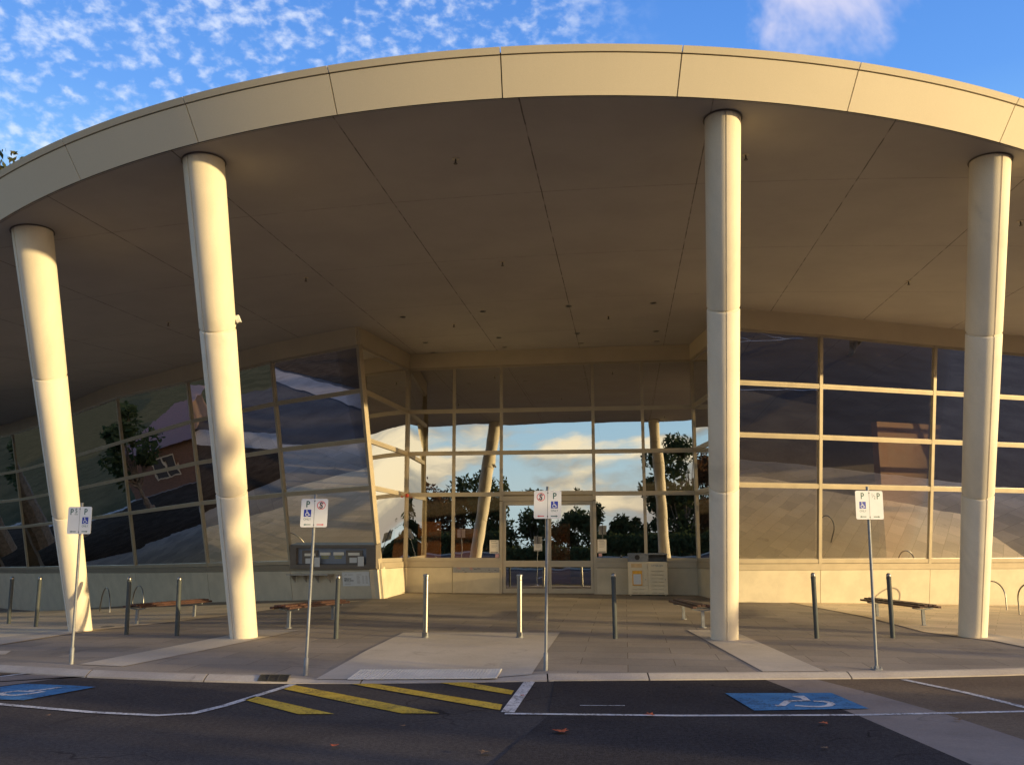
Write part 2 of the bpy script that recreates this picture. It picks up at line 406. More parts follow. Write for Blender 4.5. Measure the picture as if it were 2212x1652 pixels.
def stroke2(pts, w):
    """outline quads of a flat stroke in 2-D"""
    quads = []
    P = [Vector((p[0], p[1])) for p in pts]; L = []
    for i, p in enumerate(P):
        a = (P[min(i + 1, len(P) - 1)] - P[max(i - 1, 0)]).normalized(); t = Vector((-a.y, a.x)) * w / 2
        if 0 < i < len(P) - 1:
            b = (P[i] - P[i - 1]).normalized(); cth = max(.5, abs(Vector((-b.y, b.x)).dot(t.normalized()))); t = t / cth
        L.append((p - t, p + t))
    for i in range(len(P) - 1): quads.append((L[i][0], L[i + 1][0], L[i + 1][1], L[i][1]))
    return quads
def arc(cx, cy, r, a0, a1, n=18, ry=None):
    ry = ry or r
    return [(cx + r * cos(radians(a0 + (a1 - a0) * i / n)), cy + ry * sin(radians(a0 + (a1 - a0) * i / n))) for i in range(n + 1)]
WHEEL = [(arc(.40, .86, .045, 0, 360, 10), .09), ([(.40, .74), (.43, .47), (.66, .47), (.79, .20), (.90, .25)], .085), ([(.42, .62), (.62, .62)], .07), (arc(.46, .33, .23, 118, 352, 20), .075)]
def flat_poly(mb, pts, z): mb.add([(p[0], p[1], z) for p in pts], [tuple(range(len(pts)))])

# ------------------------------------------------------------------ ground, road, plaza
def road_sheet(name, polys, z, mat):
    """flat sheet(s) on the road, thin"""
    mb = MB()
    for q in polys: mb.add([(p[0], p[1], z) for p in q], [tuple(range(len(q)))])
    return struct(mb.build(name, mat))
mb = MB()   # one ground sheet out to the horizon, sunk under the plaza
gx = [-2500, -800, -300, -120, -60] + [x * 2.0 for x in range(-25, 26)] + [60, 120, 300, 800, 2500]
gy = [-2500, -800, -300, -120, -60, -40, -26, -20, -10, 0, 6, 9] + [10 + y for y in range(0, 40)] + [55, 60, 80, 120, 300, 800, 2500]
for y in gy:
    for x in gx:
        inside = abs(x) < 52 and y > yk(x) + .9 and y < 70
        mb.v.append((x, y, -1.6 if inside else -.02))
nx = len(gx)
for j in range(len(gy) - 1):
    for i in range(nx - 1): mb.f.append((j * nx + i, j * nx + i + 1, (j + 1) * nx + i + 1, (j + 1) * nx + i)); mb.mi.append(0)
struct(mb.build('ground', M['grass']))
# road: from the car park behind the camera to the kerb
xs = [-60, -50, -40, -32] + [x * 1.0 for x in range(-25, -9)] + [x * .5 for x in range(-18, 21)] + [x * 1.0 for x in range(11, 26)] + [32, 40, 50, 60]
mb = MB()
for x in xs: mb.v += [(x, -24, 0), (x, yk(x) + .02, 0)]
for i in range(len(xs) - 1): mb.f.append((2 * i, 2 * i + 2, 2 * i + 3, 2 * i + 1)); mb.mi.append(0)
struct(mb.build('road', M['asphalt']))
# kerb with joints
mb = MB()
kx = [-40, -32] + [x * .5 for x in range(-50, 51)] + [32, 40]
def ramp_f(x):                       # the kerb is dropped in front of the crossing
    a = max(0, min(1, (x + 3.0) / .7)); b = max(0, min(1, (.45 - x) / .7)); return min(a, b)
def kt(x): return .07 - .048 * ramp_f(x)
kx2 = sorted(set(kx + [-3.0 + i * .1 for i in range(0, 36)]))
cuts = [-5.15, -3.6, -1.75, .42, 1.62, 4.05, 6.55, 9, -8]
kp = []
for x in kx2: kp.append(x)
for c in cuts: kp += [c - .009, c + .009]
kp = sorted(kp)
prof = lambda x: [(yk(x), -.05), (yk(x), kt(x) * .25), (yk(x) + .11, kt(x) * .9), (yk(x) + .16, kt(x) + .002), (yk(x) + .16, -.05)]
for a, b in zip(kp, kp[1:]):
    if any(abs((a + b) / 2 - c) < .008 for c in cuts): continue
    pa, pb = prof(a), prof(b); n = len(pa)
    mb.add([(a, y, z) for y, z in pa] + [(b, y, z) for y, z in pb], [(i, i + 1, n + i + 1, n + i) for i in range(n - 1)] + [tuple(range(n)), tuple(range(2 * n - 1, n - 1, -1))])
struct(mb.build('kerb', M['kerb']))
mb = MB()
for a, b in zip(kx2, kx2[1:]):
    mb.add([(a, yk(a) + .03, .004), (b, yk(b) + .03, .004), (b, yk(b) + .155, .004), (a, yk(a) + .155, .004)], [(0, 1, 2, 3)])
struct(mb.build('kerb_joint_filler', M['black']))
# plaza sheet following its gentle falls
def zp(x, y):
    z = zg(x, y); d = y - yk(x) - .16
    r = ramp_f(x) * max(0, 1 - d / 2.2); return z - .046 * r
mb = MB()
px = sorted(set([-45, -36, -28, -22, -18] + [x * .25 for x in range(-64, 65)] + [18, 22, 28, 36, 45] + [-3.0, -2.65, -2.3, .1, .45]))
dy = [0, .2, .4, .6, .8, 1, 1.25, 1.5, 1.75, 2, 2.3, 2.6, 3, 3.5, 4, 4.5, 5, 5.5, 6, 6.5, 7, 7.5, 8, 8.5, 9, 10, 11, 12, 13, 14.5, 16, 18, 20, 22, 26, 40]
for d in dy:
    for x in px:
        y = yk(x) + .16 + d; mb.v.append((x, y, zp(x, y)))
n = len(px)
for j in range(len(dy) - 1):
    for i in range(n - 1): mb.f.append((j * n + i, j * n + i + 1, (j + 1) * n + i + 1, (j + 1) * n + i)); mb.mi.append(0)
struct(mb.build('plaza', M['paving']))

def drape(name, poly, lift, mat, step=.45):
    """a polygon laid on the plaza surface, cut to a grid so that it follows the falls"""
    bm = bmesh.new(); vs = [bm.verts.new((p[0], p[1], 0)) for p in poly]; bm.faces.new(vs)
    x0 = min(p[0] for p in poly); x1 = max(p[0] for p in poly); y0 = min(p[1] for p in poly); y1 = max(p[1] for p in poly)
    for ax, lo, hi in ((0, x0, x1), (1, y0, y1)):
        k = int((hi - lo) / step)
        for i in range(1, k + 1):
            c = [0, 0, 0]; c[ax] = lo + i * (hi - lo) / (k + 1); nn = [0, 0, 0]; nn[ax] = 1
            bmesh.ops.bisect_plane(bm, geom=bm.verts[:] + bm.edges[:] + bm.faces[:], plane_co=c, plane_no=nn)
    for v in bm.verts: v.co.z = zp(v.co.x, v.co.y) + lift
    bmesh.ops.recalc_face_normals(bm, faces=bm.faces)
    for f in bm.faces:
        if f.normal.z < 0: f.normal_flip()
    me = bpy.data.meshes.new(name); bm.to_mesh(me); bm.free(); me.materials.append(mat)
    o = bpy.data.objects.new(name, me); COL.objects.link(o); return struct(o)
def gpoly(pts): return [tuple(gn(*p)[:2]) for p in pts]
def clampk(pts): return [(x, max(y, yk(x) + .165)) for x, y in pts]
# sandy paving beside the two glass wings
A = [tuple(gn(*p)[:2]) for p in ((0, 1612), (229, 1576), (572, 1538), (712, 1519))]
drape('sandy_paving', [A[0], A[1], A[2], A[3], (-3.6, 22.6), (-9.4, 25.6), (-18, 31.5), (-21, 30), (-15, 18)], .009, M['paving2'], .5)
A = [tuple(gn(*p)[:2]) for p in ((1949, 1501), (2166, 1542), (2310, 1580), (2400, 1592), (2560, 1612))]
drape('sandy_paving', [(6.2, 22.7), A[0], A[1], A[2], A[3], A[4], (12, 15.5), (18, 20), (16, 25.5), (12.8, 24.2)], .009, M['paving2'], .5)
# pale radial bands
bandA = clampk(gpoly([(194, 1661), (307, 1666), (750, 1575), (640, 1574)]))
drape('paving_band', bandA, .007, M['band'], .25)
bandB = clampk(gpoly([(-160, 1650), (0, 1612), (241, 1573), (155, 1576), (0, 1594), (-160, 1618)]))
drape('paving_band', bandB, .012, M['band'], .25)
drape('paving_band', clampk(gpoly([(-30, 1627), (28, 1627), (14, 1636), (-30, 1637)])), .007, M['band'], .25)
bandC = clampk(gpoly([(1717, 1574.5), (1830, 1574), (1846, 1583), (2073, 1682), (1914, 1682)]))
drape('paving_band', bandC, .007, M['band'], .25)
bandD = clampk(gpoly([(2390, 1583), (2466, 1583), (2560, 1600), (2640, 1614), (2640, 1640), (2560, 1618)]))
drape('paving_band', bandD, .012, M['band'], .25)
rp = gpoly([(1009, 1581), (1400, 1581), (1328, 1676), (800, 1680)])
rp[2] = (rp[2][0], yk(rp[2][0]) + .165); rp[3] = (rp[3][0], yk(rp[3][0]) + .165)
drape('crossing_ramp', [rp[3], (-2.0, yk(-2.0) + .165), (-1, yk(-1) + .165), rp[2], rp[1], rp[0]], .007, M['band'], .25)
# tactile strip: bars
tq = [Vector(gn(*p)) for p in ((900.5, 1668.5), (1256, 1667.4), (1243, 1687), (868, 1689))]
mb = MB()
flat = lambda s, t: tq[3].lerp(tq[2], s).lerp(tq[0].lerp(tq[1], s), t)
def zt(p, l): return Vector((p.x, p.y, zp(p.x, max(p.y, yk(p.x) + .17)) + l))
for i in range(9):
    s0, s1 = i / 9 + .002, (i + 1) / 9 - .002
    q = [zt(flat(s0, 0), .012), zt(flat(s1, 0), .012), zt(flat(s1, 1), .012), zt(flat(s0, 1), .012)]
    mb.slab(q, (0, 0, 1), -.004, .002)
for i in range(44):
    s0, s1 = (i + .22) / 44, (i + .78) / 44
    q = [zt(flat(s0, .03), .0141), zt(flat(s1, .03), .0141), zt(flat(s1, .97), .0141), zt(flat(s0, .97), .0141)]
    mb.slab(q, (0, 0, 1), 0, .006)
struct(mb.build('tactile_paving', M['tactile']))

# road surfaces and markings (flat sheets on z = 0)
def rn(x, y, z=0.0): return tuple(on_z(*nat((x, y)), z)[:2])
def kerbed(pts): return [(x, min(y, yk(x) + .015)) for x, y in pts]
R1 = rn(1947, 1705); R2 = rn(2147, 1789); R3 = rn(2322, 1865); R4 = rn(2440, 1912)
def along(a, b, t): return (a[0] + (b[0] - a[0]) * t, a[1] + (b[1] - a[1]) * t)
far = along(R2, R3, 4.5)
W1 = rn(2159, 1728); W2 = rn(2357, 1783); W3 = rn(2560, 1849); wfar = along(W1, W3, 3.0)
kl = lambda a, b, n=8: [(a + (b - a) * i / n, yk(a + (b - a) * i / n) + .015) for i in range(n + 1)]
k0 = (R1[0] - .1)
wk = along(W2, W1, 1.9); wkx = wk[0]
road_sheet('concrete_road_band', [kl(k0, wkx, 10) + [W1, W2, W3, wfar, far, R3, R2]], .004, M['roadcon'])
road_sheet('worn_asphalt', [kl(wkx, 16, 14) + [(22, 10), (16, 3), wfar, W3, W2, W1]], .004, M['asphalt2'])
L1 = rn(0, 1715); L2 = rn(194, 1690); lfar = along(L2, L1, 4)
Lm = [rn(0, 1690), rn(95, 1680)]
road_sheet('concrete_road_band', [list(reversed(kl(Lm[1][0] + .05, L2[0] + .25, 6))) + [Lm[1], along(Lm[1], Lm[0], 4), lfar, L1, L2]], .004, M['roadcon'])
road_sheet('worn_asphalt', [list(reversed(kl(-16, Lm[1][0] + .05, 14))) + [(-20, 9), (-17, 4), along(Lm[1], Lm[0], 4), Lm[1]]], .004, M['asphalt2'])
D1 = rn(1371, 1788); D2 = rn(1297, 1853); D3 = rn(1270, 1912); dn = along(D1, D2, 3.5)
road_sheet('dark_asphalt', [kl(rn(1385, 1702)[0], k0, 10) + [R2, R3, far, dn, D1]], .004, M['asphalt3'])
def nline(pts, w):
    return [[tuple(p) for p in q] for q in stroke2(pts, w)]
road_sheet('bay_line', nline([rn(1170, 1700), rn(1327, 1704)][:0] or [rn(1324, 1704), rn(1269, 1781)], .13) + nline([rn(1262, 1784.5), rn(1700, 1789.5), rn(2147, 1788), rn(2560, 1779), rn(2900, 1772)], .075), .008, M['line'])
road_sheet('bay_line', nline([rn(2258, 1699), rn(2420, 1733), rn(2560, 1768), rn(2900, 1850)], .085), .008, M['line'])
road_sheet('bay_line', nline([rn(-300, 1722), rn(0, 1761), rn(229, 1781), rn(393, 1789), rn(482, 1784), rn(560, 1765), rn(733, 1711)], .085), .008, M['line'])
road_sheet('bay_line', nline([rn(-120, 1708), rn(0, 1691.5), rn(100, 1679.5)], .075), .008, M['line'])
road_sheet('bay_line', nline([rn(1450, 1764), rn(1562, 1764.5)], .028), .008, M['line'])
road_sheet('hatching', [[rn(*p) for p in q] for q in (
    [(638, 1741), (610, 1750), (746, 1786), (836, 1785.5)],
    [(735, 1713), (709, 1723), (850, 1753), (1005, 1784), (1099, 1784), (850, 1735)],
    [(879, 1710.5), (934, 1709), (1256, 1762), (1250, 1776)],
    [(1099, 1707.5), (1169, 1706), (1285, 1727), (1278, 1737)])], .008, M['yellow'])
road_sheet('accessible_bay_patch', [[rn(1813, 1734.6), rn(2079, 1733.5), rn(2172, 1773), rn(1886, 1778)]], .012, M['bluepaint'])
road_sheet('accessible_bay_patch', [[rn(-130, 1736), rn(62, 1710.5), rn(171, 1714.5), rn(240, 1718.7), rn(59, 1752), rn(-130, 1746)]], .012, M['bluepaint'])
def z3(pts): return [rn(1700 + x / 2.572, 1270 + y / 2.572) for x, y in pts]
road_sheet('wheelchair_symbol', nline(z3([(730, 1219), (770, 1218), (800, 1230), (815, 1243), (695, 1248), (655, 1277), (615, 1277)]), .07)
           + nline(z3([(860, 1249), (925, 1250), (960, 1257), (976, 1267), (955, 1279), (905, 1284), (830, 1283), (740, 1277)]), .07), .016, M['line'])
def z5(pts): return [rn(x / 5.267, 1600 + y / 5.267) for x, y in pts]
road_sheet('wheelchair_symbol', nline(z5([(-60, 712), (15, 720), (60, 737), (200, 740), (400, 720), (580, 688)]), .07)
           + nline(z5([(0, 710), (235, 683), (440, 692)]), .06) + nline(z5([(380, 677), (520, 672), (650, 655), (790, 633)]), .07), .016, M['line'])
# car park beyond the road (mirrored in the glass)
cp = []
for i in range(-8, 12):
    x = i * 2.6
    if -3 < x < 3: continue
    cp += nline([(x, -1.5), (x - .6, -6.2)], .09)
    cp += nline([(x, -13), (x + .6, -17.6)], .09)
cp += nline([(-22, -1.5), (-3.5, -1.2)], .09) + nline([(3.5, -1.0), (30, -1.5)], .09) + nline([(-22, 4.2), (-9, 5.0)], .09) + nline([(9, 5.2), (26, 7.4)], .09)
road_sheet('car_park_line', cp, .008, M['line'])
mb = MB(); mb.box((-60, -24.3, -.1), (60, -24, .13)); struct(mb.build('far_kerb', M['kerb']))

# ------------------------------------------------------------------ the library building
B = tag(empty('library_building', (0, 20, 0)), 'large library with a curved beige roof edge, splayed columns and dark glass wings', 'building')
B.location = (0, 0, 0)
RC = Vector((.95, 24.381)); RB = 14.28
def edge(a, r=RB):       # a in degrees, from the line towards the camera; straight on beyond the arc
    lim = 38
    if abs(a) <= lim:
        t = radians(a); return Vector((RC.x + r * sin(t), RC.y - r * cos(t)))
    s = 1 if a > 0 else -1; t = radians(lim * s)
    p = Vector((RC.x + r * sin(t), RC.y - r * cos(t))); ext = radians(abs(a) - lim) * r
    return p + Vector((cos(t), sin(t) )) * (s * ext)
J = [-38.1 - 9 * i for i in range(11, -1, -1)] + [-29.37, -20.71, -12.66, -4.28, 4.24, 13.13, 22.81, 32.5] + [41.5 + 9 * i for i in range(9)]
# fascia panels lean outwards: 0.33 m out and 0.45 m up
def fas(a, h, out=0.0):
    p = edge(a, RB + .33 * h + out); q = edge(a); return Vector((p.x, p.y, zs(q.x, q.y) + .47 * h))
mb = MB(); mc = MB()
for a0, a1 in zip(J, J[1:]):
    g = .03; n = 14
    for i in range(n):
        s0 = a0 + g + (a1 - a0 - 2 * g) * i / n; s1 = a0 + g + (a1 - a0 - 2 * g) * (i + 1) / n
        mb.slab([fas(s0, 0), fas(s1, 0), fas(s1, .845), fas(s0, .845)], (sin(radians(max(-38, min(38, s0)))), -cos(radians(max(-38, min(38, s0)))), -.6), -.03, 0)
        t0, t1 = s0, s1
        q = [fas(t0, .865, .012), fas(t1, .865, .012), fas(t1, 1.0, .02), fas(t0, 1.0, .02)]
        mc.slab(q, (sin(radians(max(-38, min(38, s0)))), -cos(radians(max(-38, min(38, s0)))), -.3), -.05, 0)
mb.build('fascia', M['fascia'], B); mc.build('roof_coping', M['fascia'], B)
# soffit, roof deck, black backing behind the joints
mb = MB(); mt = MB(); mk = MB()
AN = [J[0] + (J[-1] - J[0]) * i / 100 for i in range(101)]
rows = 22
def deck(i, k, dz):
    e = edge(AN[i], RB - .02); c = Vector((RC.x + (e.x - RC.x) * 1.25, 50)); t = k / rows; p = e.lerp(c, t ** 1.3); return (p.x, p.y, zs(p.x, p.y) + dz)
for M_, dz in ((mb, 0), (mt, .30)):
    for i in range(101):
        for k in range(rows + 1): M_.v.append(deck(i, k, dz))
    for i in range(100):
        for k in range(rows):
            M_.f.append((i * (rows + 1) + k, i * (rows + 1) + k + 1, (i + 1) * (rows + 1) + k + 1, (i + 1) * (rows + 1) + k)); M_.mi.append(0)
mb.build('soffit', M['soffit'], B)
mt.build('roof', M['roof'], B)
for a0, a1 in zip(AN, AN[1:]):
    q0, q1 = edge(a0, RB - .06), edge(a1, RB - .06)
    mk.add([fas(a0, .0, -.05), fas(a1, .0, -.05), fas(a1, .95, -.05), fas(a0, .95, -.05)], [(0, 1, 2, 3)])
mk.build('fascia_backing', M['dark'], B)

# columns
def column(base_px, top_px, joints, seam_deg, r0, r1):
    b = gp(*base_px); t = on_vault(*top_px); a = (t - b).normalized()
    tc = Vector((-b.x, -b.y, 0)).normalized(); rt = Vector((-tc.y, tc.x, 0)); s = radians(seam_deg)
    sd = tc * cos(s) + rt * sin(s)
    e = (sd - a * sd.dot(a)).normalized(); g = a.cross(e)
    L = (t - b).length
    def pos(yp):
        lo, hi = 0.0, 1.0
        for _ in range(50):
            m = (lo + hi) / 2
            if proj(b + (t - b) * m)[1] > yp: lo = m
            else: hi = m
        return lo * L
    js = [pos(j) for j in joints]
    st = [(-.25, 0)]
    for j in js: st += [(j - .030, 0), (j - .018, -.004), (j - .012, -.020), (j + .012, -.020), (j + .018, -.004), (j + .030, 0)]
    st += [(L * .5 * 0 + js[0] * .5, 0), ((js[0] + js[1]) / 2, 0), ((js[1] + L) / 2, 0), (L + .45, 0)]
    st.sort()
    ang = []
    for k in range(64): ang.append((2 * pi * k / 64 + .06, 0.0))
    ang = [(x, d) for x, d in ang if .07 < x < 2 * pi - .07] + [(0.0, -.013), (.028, -.013), (2 * pi - .028, -.013), (.05, 0), (2 * pi - .05, 0)]
    ang.sort()
    mb = MB(); m = len(ang)
    for z, d in st:
        r = r0 + (r1 - r0) * max(0, min(1.05, z / L)) + d; c = b + a * z
        for th, dd in ang: mb.v.append(tuple(c + (e * cos(th) + g * sin(th)) * (r + dd)))
    for i in range(len(st) - 1):
        for k in range(m): mb.f.append((i * m + k, i * m + (k + 1) % m, (i + 1) * m + (k + 1) % m, (i + 1) * m + k)); mb.mi.append(0)
    o = mb.build('column', M['concrete'], B, smooth=True)
    # dark collar where it meets the soffit
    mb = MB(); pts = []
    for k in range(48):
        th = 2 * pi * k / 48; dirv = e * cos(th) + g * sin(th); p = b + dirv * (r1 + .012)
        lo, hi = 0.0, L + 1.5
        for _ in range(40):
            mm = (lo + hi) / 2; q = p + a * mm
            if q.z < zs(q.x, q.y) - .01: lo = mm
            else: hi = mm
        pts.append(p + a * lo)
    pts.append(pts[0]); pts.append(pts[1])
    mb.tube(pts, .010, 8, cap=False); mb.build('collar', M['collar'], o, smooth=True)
    return b, t, a
C1 = column((174, 1362), (70, 500), (1110, 812), -54, .195, .30)
C2 = column((527, 1377), (440, 349), (1062, 710), -42, .212, .275)
C3 = column((1565, 1380), (1561, 257), (1050, 665), 8, .213, .228)
C4 = column((2101, 1375), (2139, 348), (1066, 718), 29, .215, .262)

# ---- glazed walls: each mullion line is a function of height
ZL = [1.27, 3.06, 4.22, 5.42]
def mull(P, n, lean, dz=.42, bot=None):
    """P: point at soffit on the glass line; glass leans out by `lean` along n; bot: where its foot is seen"""
    zt = zs(P.x, P.y); n = Vector((n.x, n.y, 0)).normalized(); A = Vector((P.x, P.y, zt)); dv = n * lean
    if bot:
        Q = on_plane(bot[0], bot[1], A, Vector((n.x, n.y, -lean))); dv = (Q - A) / (Q.z - zt); dv.z = 0
    return dict(f=lambda z: A + dv * (z - zt) + Vector((0, 0, z - zt)), top=zt - dz, zt=zt, dv=dv)
def plane_n(f0, f1):
    a = f1(2) - f0(2); up_ = f0(5) - f0(2); n = a.cross(up_).normalized()
    return n if n.y < 0 or abs(n.y) < .3 else -n
def glazed(m0, m1, kind='window', zl=None, flip=None, plinth=True, left=True, right=True, sillm='frame', label=None, glass='glass'):
    f0, f1 = m0['f'], m1['f']; n = plane_n(f0, f1)
    if flip is not None and n.dot(flip) < 0: n = -n
    top = min(m0['top'], m1['top']); zl = [z for z in (zl or ZL) if z < top - .3]
    mb = MB()
    g0, g1 = m0['top'], m1['top']
    if not left and not right:
        s_ = (f1(3) - f0(3)).normalized() * .085
        mb.bar(f0(zl[0] - .2) + s_, f0(g0) + s_, n, .07, -.095, .040); mb.bar(f1(zl[0] - .2) - s_, f1(g1) - s_, n, .07, -.095, .040)
    if left: mb.bar(f0(zl[0] - .2), f0(g0), n, .085, -.10, .045)
    if right: mb.bar(f1(zl[0] - .2), f1(g1), n, .085, -.10, .045)
    # inset for transoms so they butt on the mullions
    d = (f1(3) - f0(3)).normalized() * .0425
    for i, z in enumerate(zl):
        hgt = .115 if i else .10
        mb.bar(f0(z) + d, f1(z) - d, n, hgt, -.09, .038)
        if i: mb.bar(f0(z) + d, f1(z) - d, n, .018, .038, .050)
    mb.bar(f0(g0 - .03) + d, f1(g1 - .03) - d, n, .09, -.09, .038)
    fr = mb.build(kind, M['frame'], B)
    if label: fr['label'] = label
    lv = [(z, z) for z in zl] + [(g0 - .03, g1 - .03)]
    for (a0, a1), (b0, b1) in zip(lv, lv[1:]):
        o_ = [random.uniform(-.004, .004) for _ in range(3)]; o_.append(o_[1] + o_[2] - o_[0])
        A_, B_, C_, D_ = f0(a0) + d + n * o_[0], f1(a1) - d + n * o_[1], f1(b1) - d + n * o_[3], f0(b0) + d + n * o_[2]
        mb = MB(); G_ = 10
        for r_ in range(G_ + 1):
            for c_ in range(G_ + 1): mb.v.append(tuple(A_.lerp(B_, c_ / G_).lerp(D_.lerp(C_, c_ / G_), r_ / G_)))
        for r_ in range(G_):
            for c_ in range(G_): k_ = r_ * (G_ + 1) + c_; mb.f.append((k_, k_ + 1, k_ + G_ + 2, k_ + G_ + 1)); mb.mi.append(0)
        mb.build('pane', M[glass], fr, smooth=True)
    if plinth:
        mb = MB(); mb.bar((f0(1.14)) , (f1(1.14)), n, .15, -.10, .07); mb.build('sill', M[sillm], B)
        mb = MB()
        q0, q1 = f0(1.055), f1(1.055)
        dd = (q1 - q0).normalized() * .006
        l0, l1 = f0(-.9), f1(-.9)
        for k, (nn, o0, o1) in enumerate(((n, -.25, .055),)):
            mb.slab([l0 + dd, l1 - dd, q1 - dd, q0 + dd], nn, o0, o1)
        mb.build('plinth', M['plinth'], B)
    return fr, n
def bulkhead(path, out):
    """fascia board above the glass, path = list of (mull, normal)"""
    mb = MB()
    for (m0, n0), (m1, n1) in zip(path, path[1:]):
        a0, a1 = m0['f'](m0['top'] - .01), m1['f'](m1['top'] - .01); b0, b1 = m0['f'](m0['zt'] + .06), m1['f'](m1['zt'] + .06)
        n0v, n1v = Vector((n0.x, n0.y, 0)), Vector((n1.x, n1.y, 0))
        fr = [a0 + n0v * out, a1 + n1v * out, b1 + n1v * out, b0 + n0v * out]
        bk = [a0 - n0v * .15, a1 - n1v * .15, b1 - n1v * .15, b0 - n0v * .15]
        mb.hexa([fr[0], fr[1], bk[1], bk[0], fr[3], fr[2], bk[2], bk[3]])
    return mb.build('bulkhead', M['bulk'], B)

LEAN = tan(radians(14))
def path_pts(poly, pxs):
    """points of the wall line (plan polyline) seen at picture columns"""
    out = []
    for x, y in pxs:
        r = ray(x, y); best = None
        for a, b in zip(poly, poly[1:]):
            a = Vector(a); b = Vector(b); e = b - a
            den = r.x * e.y - r.y * e.x
            if abs(den) < 1e-9: continue
            s = (a.y * r.x - a.x * r.y) / -den; s = -(r.x * a.y - r.y * a.x) / den
            if -.3 <= s <= 1.3:
                k = max(0, -s, s - 1)
                if best is None or k < best[0]: best = (k, a + e * s)
        out.append(Vector((best[1].x, best[1].y, 0)))
    return out
# left wing
LP = [(-3.84, 21.7), (-6.4, 23.3), (-9.0, 25.4), (-12.1, 28.5), (-15.2, 32), (-20.6, 38.0), (-27, 43)]
lpt = path_pts(LP, [(770, 712), (583, 755), (400, 812), (247, 862), (130, 910), (20, 960)])
lpt += [lpt[-1] + Vector((-3.1, 2.6, 0)), lpt[-1] + Vector((-6.4, 5.0, 0))]
def normals(pts, sgn):
    ns = []
    for i in range(len(pts)):
        a = pts[max(0, i - 1)]; b = pts[min(len(pts) - 1, i + 1)]; e = (b - a).normalized(); n = Vector((e.y, -e.x, 0)) * sgn; ns.append(n)
    return ns
ln = normals(lpt, -1)
if ln[0].y > 0: ln = [-n for n in ln]
lbot = [(817, 1213), (628, 1213), (449, 1216), (293, 1216), (178, 1218), (60, 1219)]
LM = [mull(p, n, LEAN, bot=b) for p, n, b in zip(lpt, ln, lbot)]
for p, n in list(zip(lpt, ln))[6:]:
    m_ = mull(p, n, LEAN); m_['f'] = (lambda A, zt, dv: (lambda z: A + dv * (z - zt) + Vector((0, 0, z - zt))))(Vector((p.x, p.y, m_['zt'])), m_['zt'], LM[5]['dv']); LM.append(m_)
for m_, dr_ in zip(LM, (0, .07, .16, .28, .38, .5, .55, .6)):      # sill and transoms fall a little with the ground
    m_['f'] = (lambda f, d: (lambda z: f(z - d)))(m_['f'], dr_); m_['top'] += dr_; m_['zt'] += dr_
LW = []
for i in range(len(LM) - 1):
    LW.append(glazed(LM[i + 1], LM[i], left=(i == len(LM) - 2), right=True, sillm='sill'))
bulkhead(list(reversed(list(zip(LM, ln)))), .06)
# entrance wall, upright
EA = Vector((-3.14, 25.71, 0)); EB = Vector((5.09, 24.69, 0)); EU = (EB - EA).normalized(); EN = Vector((EU.y, -EU.x, 0)); BACK = -.010
EP0 = EA.copy()
def EXY(u): p = EA + EU * u; return p.x, p.y
def ent(x, y=1060): return on_plane(x, y, EP0, EN)
def entu(x, y=1060): return (ent(x, y) - EA).dot(EU)
ue = [entu(879), entu(980), entu(1083), entu(1283.5), entu(1392), entu(1503)]
def EM(u):
    x, y = EXY(u); zt = zs(x, y)
    return dict(f=lambda z, x=x, y=y: Vector((x, y, z)) - EN * ((z - 1.5) * BACK), top=zt - .40, zt=zt)
em = [EM(u) for u in ue]
for i in range(5):
    if i == 2:
        glazed(em[2], em[3], zl=[3.09, 4.22, 5.42], plinth=False, left=True, right=True, glass='glass2')
    else:
        glazed(em[i], em[i + 1], left=(i < 2), right=(i > 2), glass='glass2')
bulkhead([(m, EN) for m in [EM(ue[0] - .02)] + em[1:5] + [EM(ue[5] + .02)]], .07)
# left return between the leaning corner and the entrance
glazed(LM[0], em[0], flip=Vector((1, -.3, 0)), left=False, right=False, kind='window', glass='glass2')
nl = Vector((.95, -.25, 0)).normalized()
bulkhead([(LM[0], nl), (EM(ue[0]), nl)], .05)
# right wing
RPL = [(4.4, 20.3), (5.3, 20.55), (9.4, 21.55), (13.4, 23.05), (20, 26.4)]
rpt = path_pts(RPL, [(1578, 700), (1776, 728), (2025, 755)])
rpt += [rpt[-1] + (rpt[-1] - rpt[-2]) * 1.0]
rpt += [rpt[-1] + Vector((2.9, 1.1, 0)), rpt[-1] + Vector((5.7, 2.4, 0))]
rn_ = normals(rpt, 1)
if rn_[0].y > 0: rn_ = [-n for n in rn_]
rbot = [(1574, 1204), (1770, 1203), (2007, 1203), (2240, 1204)]
RM = [mull(p, n, LEAN, bot=b) for p, n, b in zip(rpt, rn_, rbot)]
for p, n in list(zip(rpt, rn_))[4:]:
    m_ = mull(p, n, LEAN); m_['f'] = (lambda A, zt, dv: (lambda z: A + dv * (z - zt) + Vector((0, 0, z - zt))))(Vector((p.x, p.y, m_['zt'])), m_['zt'], RM[3]['dv']); RM.append(m_)
RW = []
for i in range(len(RM) - 1):
    RW.append(glazed(RM[i], RM[i + 1], left=True, right=(i == len(RM) - 2), glass='glass3'))
bulkhead(list(zip(RM, rn_)), .06)
glazed(em[5], RM[0], flip=Vector((-1, -.3, 0)), left=False, right=False)
bulkhead([(EM(ue[5]), Vector((-.97, -.2, 0)).normalized()), (RM[0], Vector((-.97, -.2, 0)).normalized())], .05)

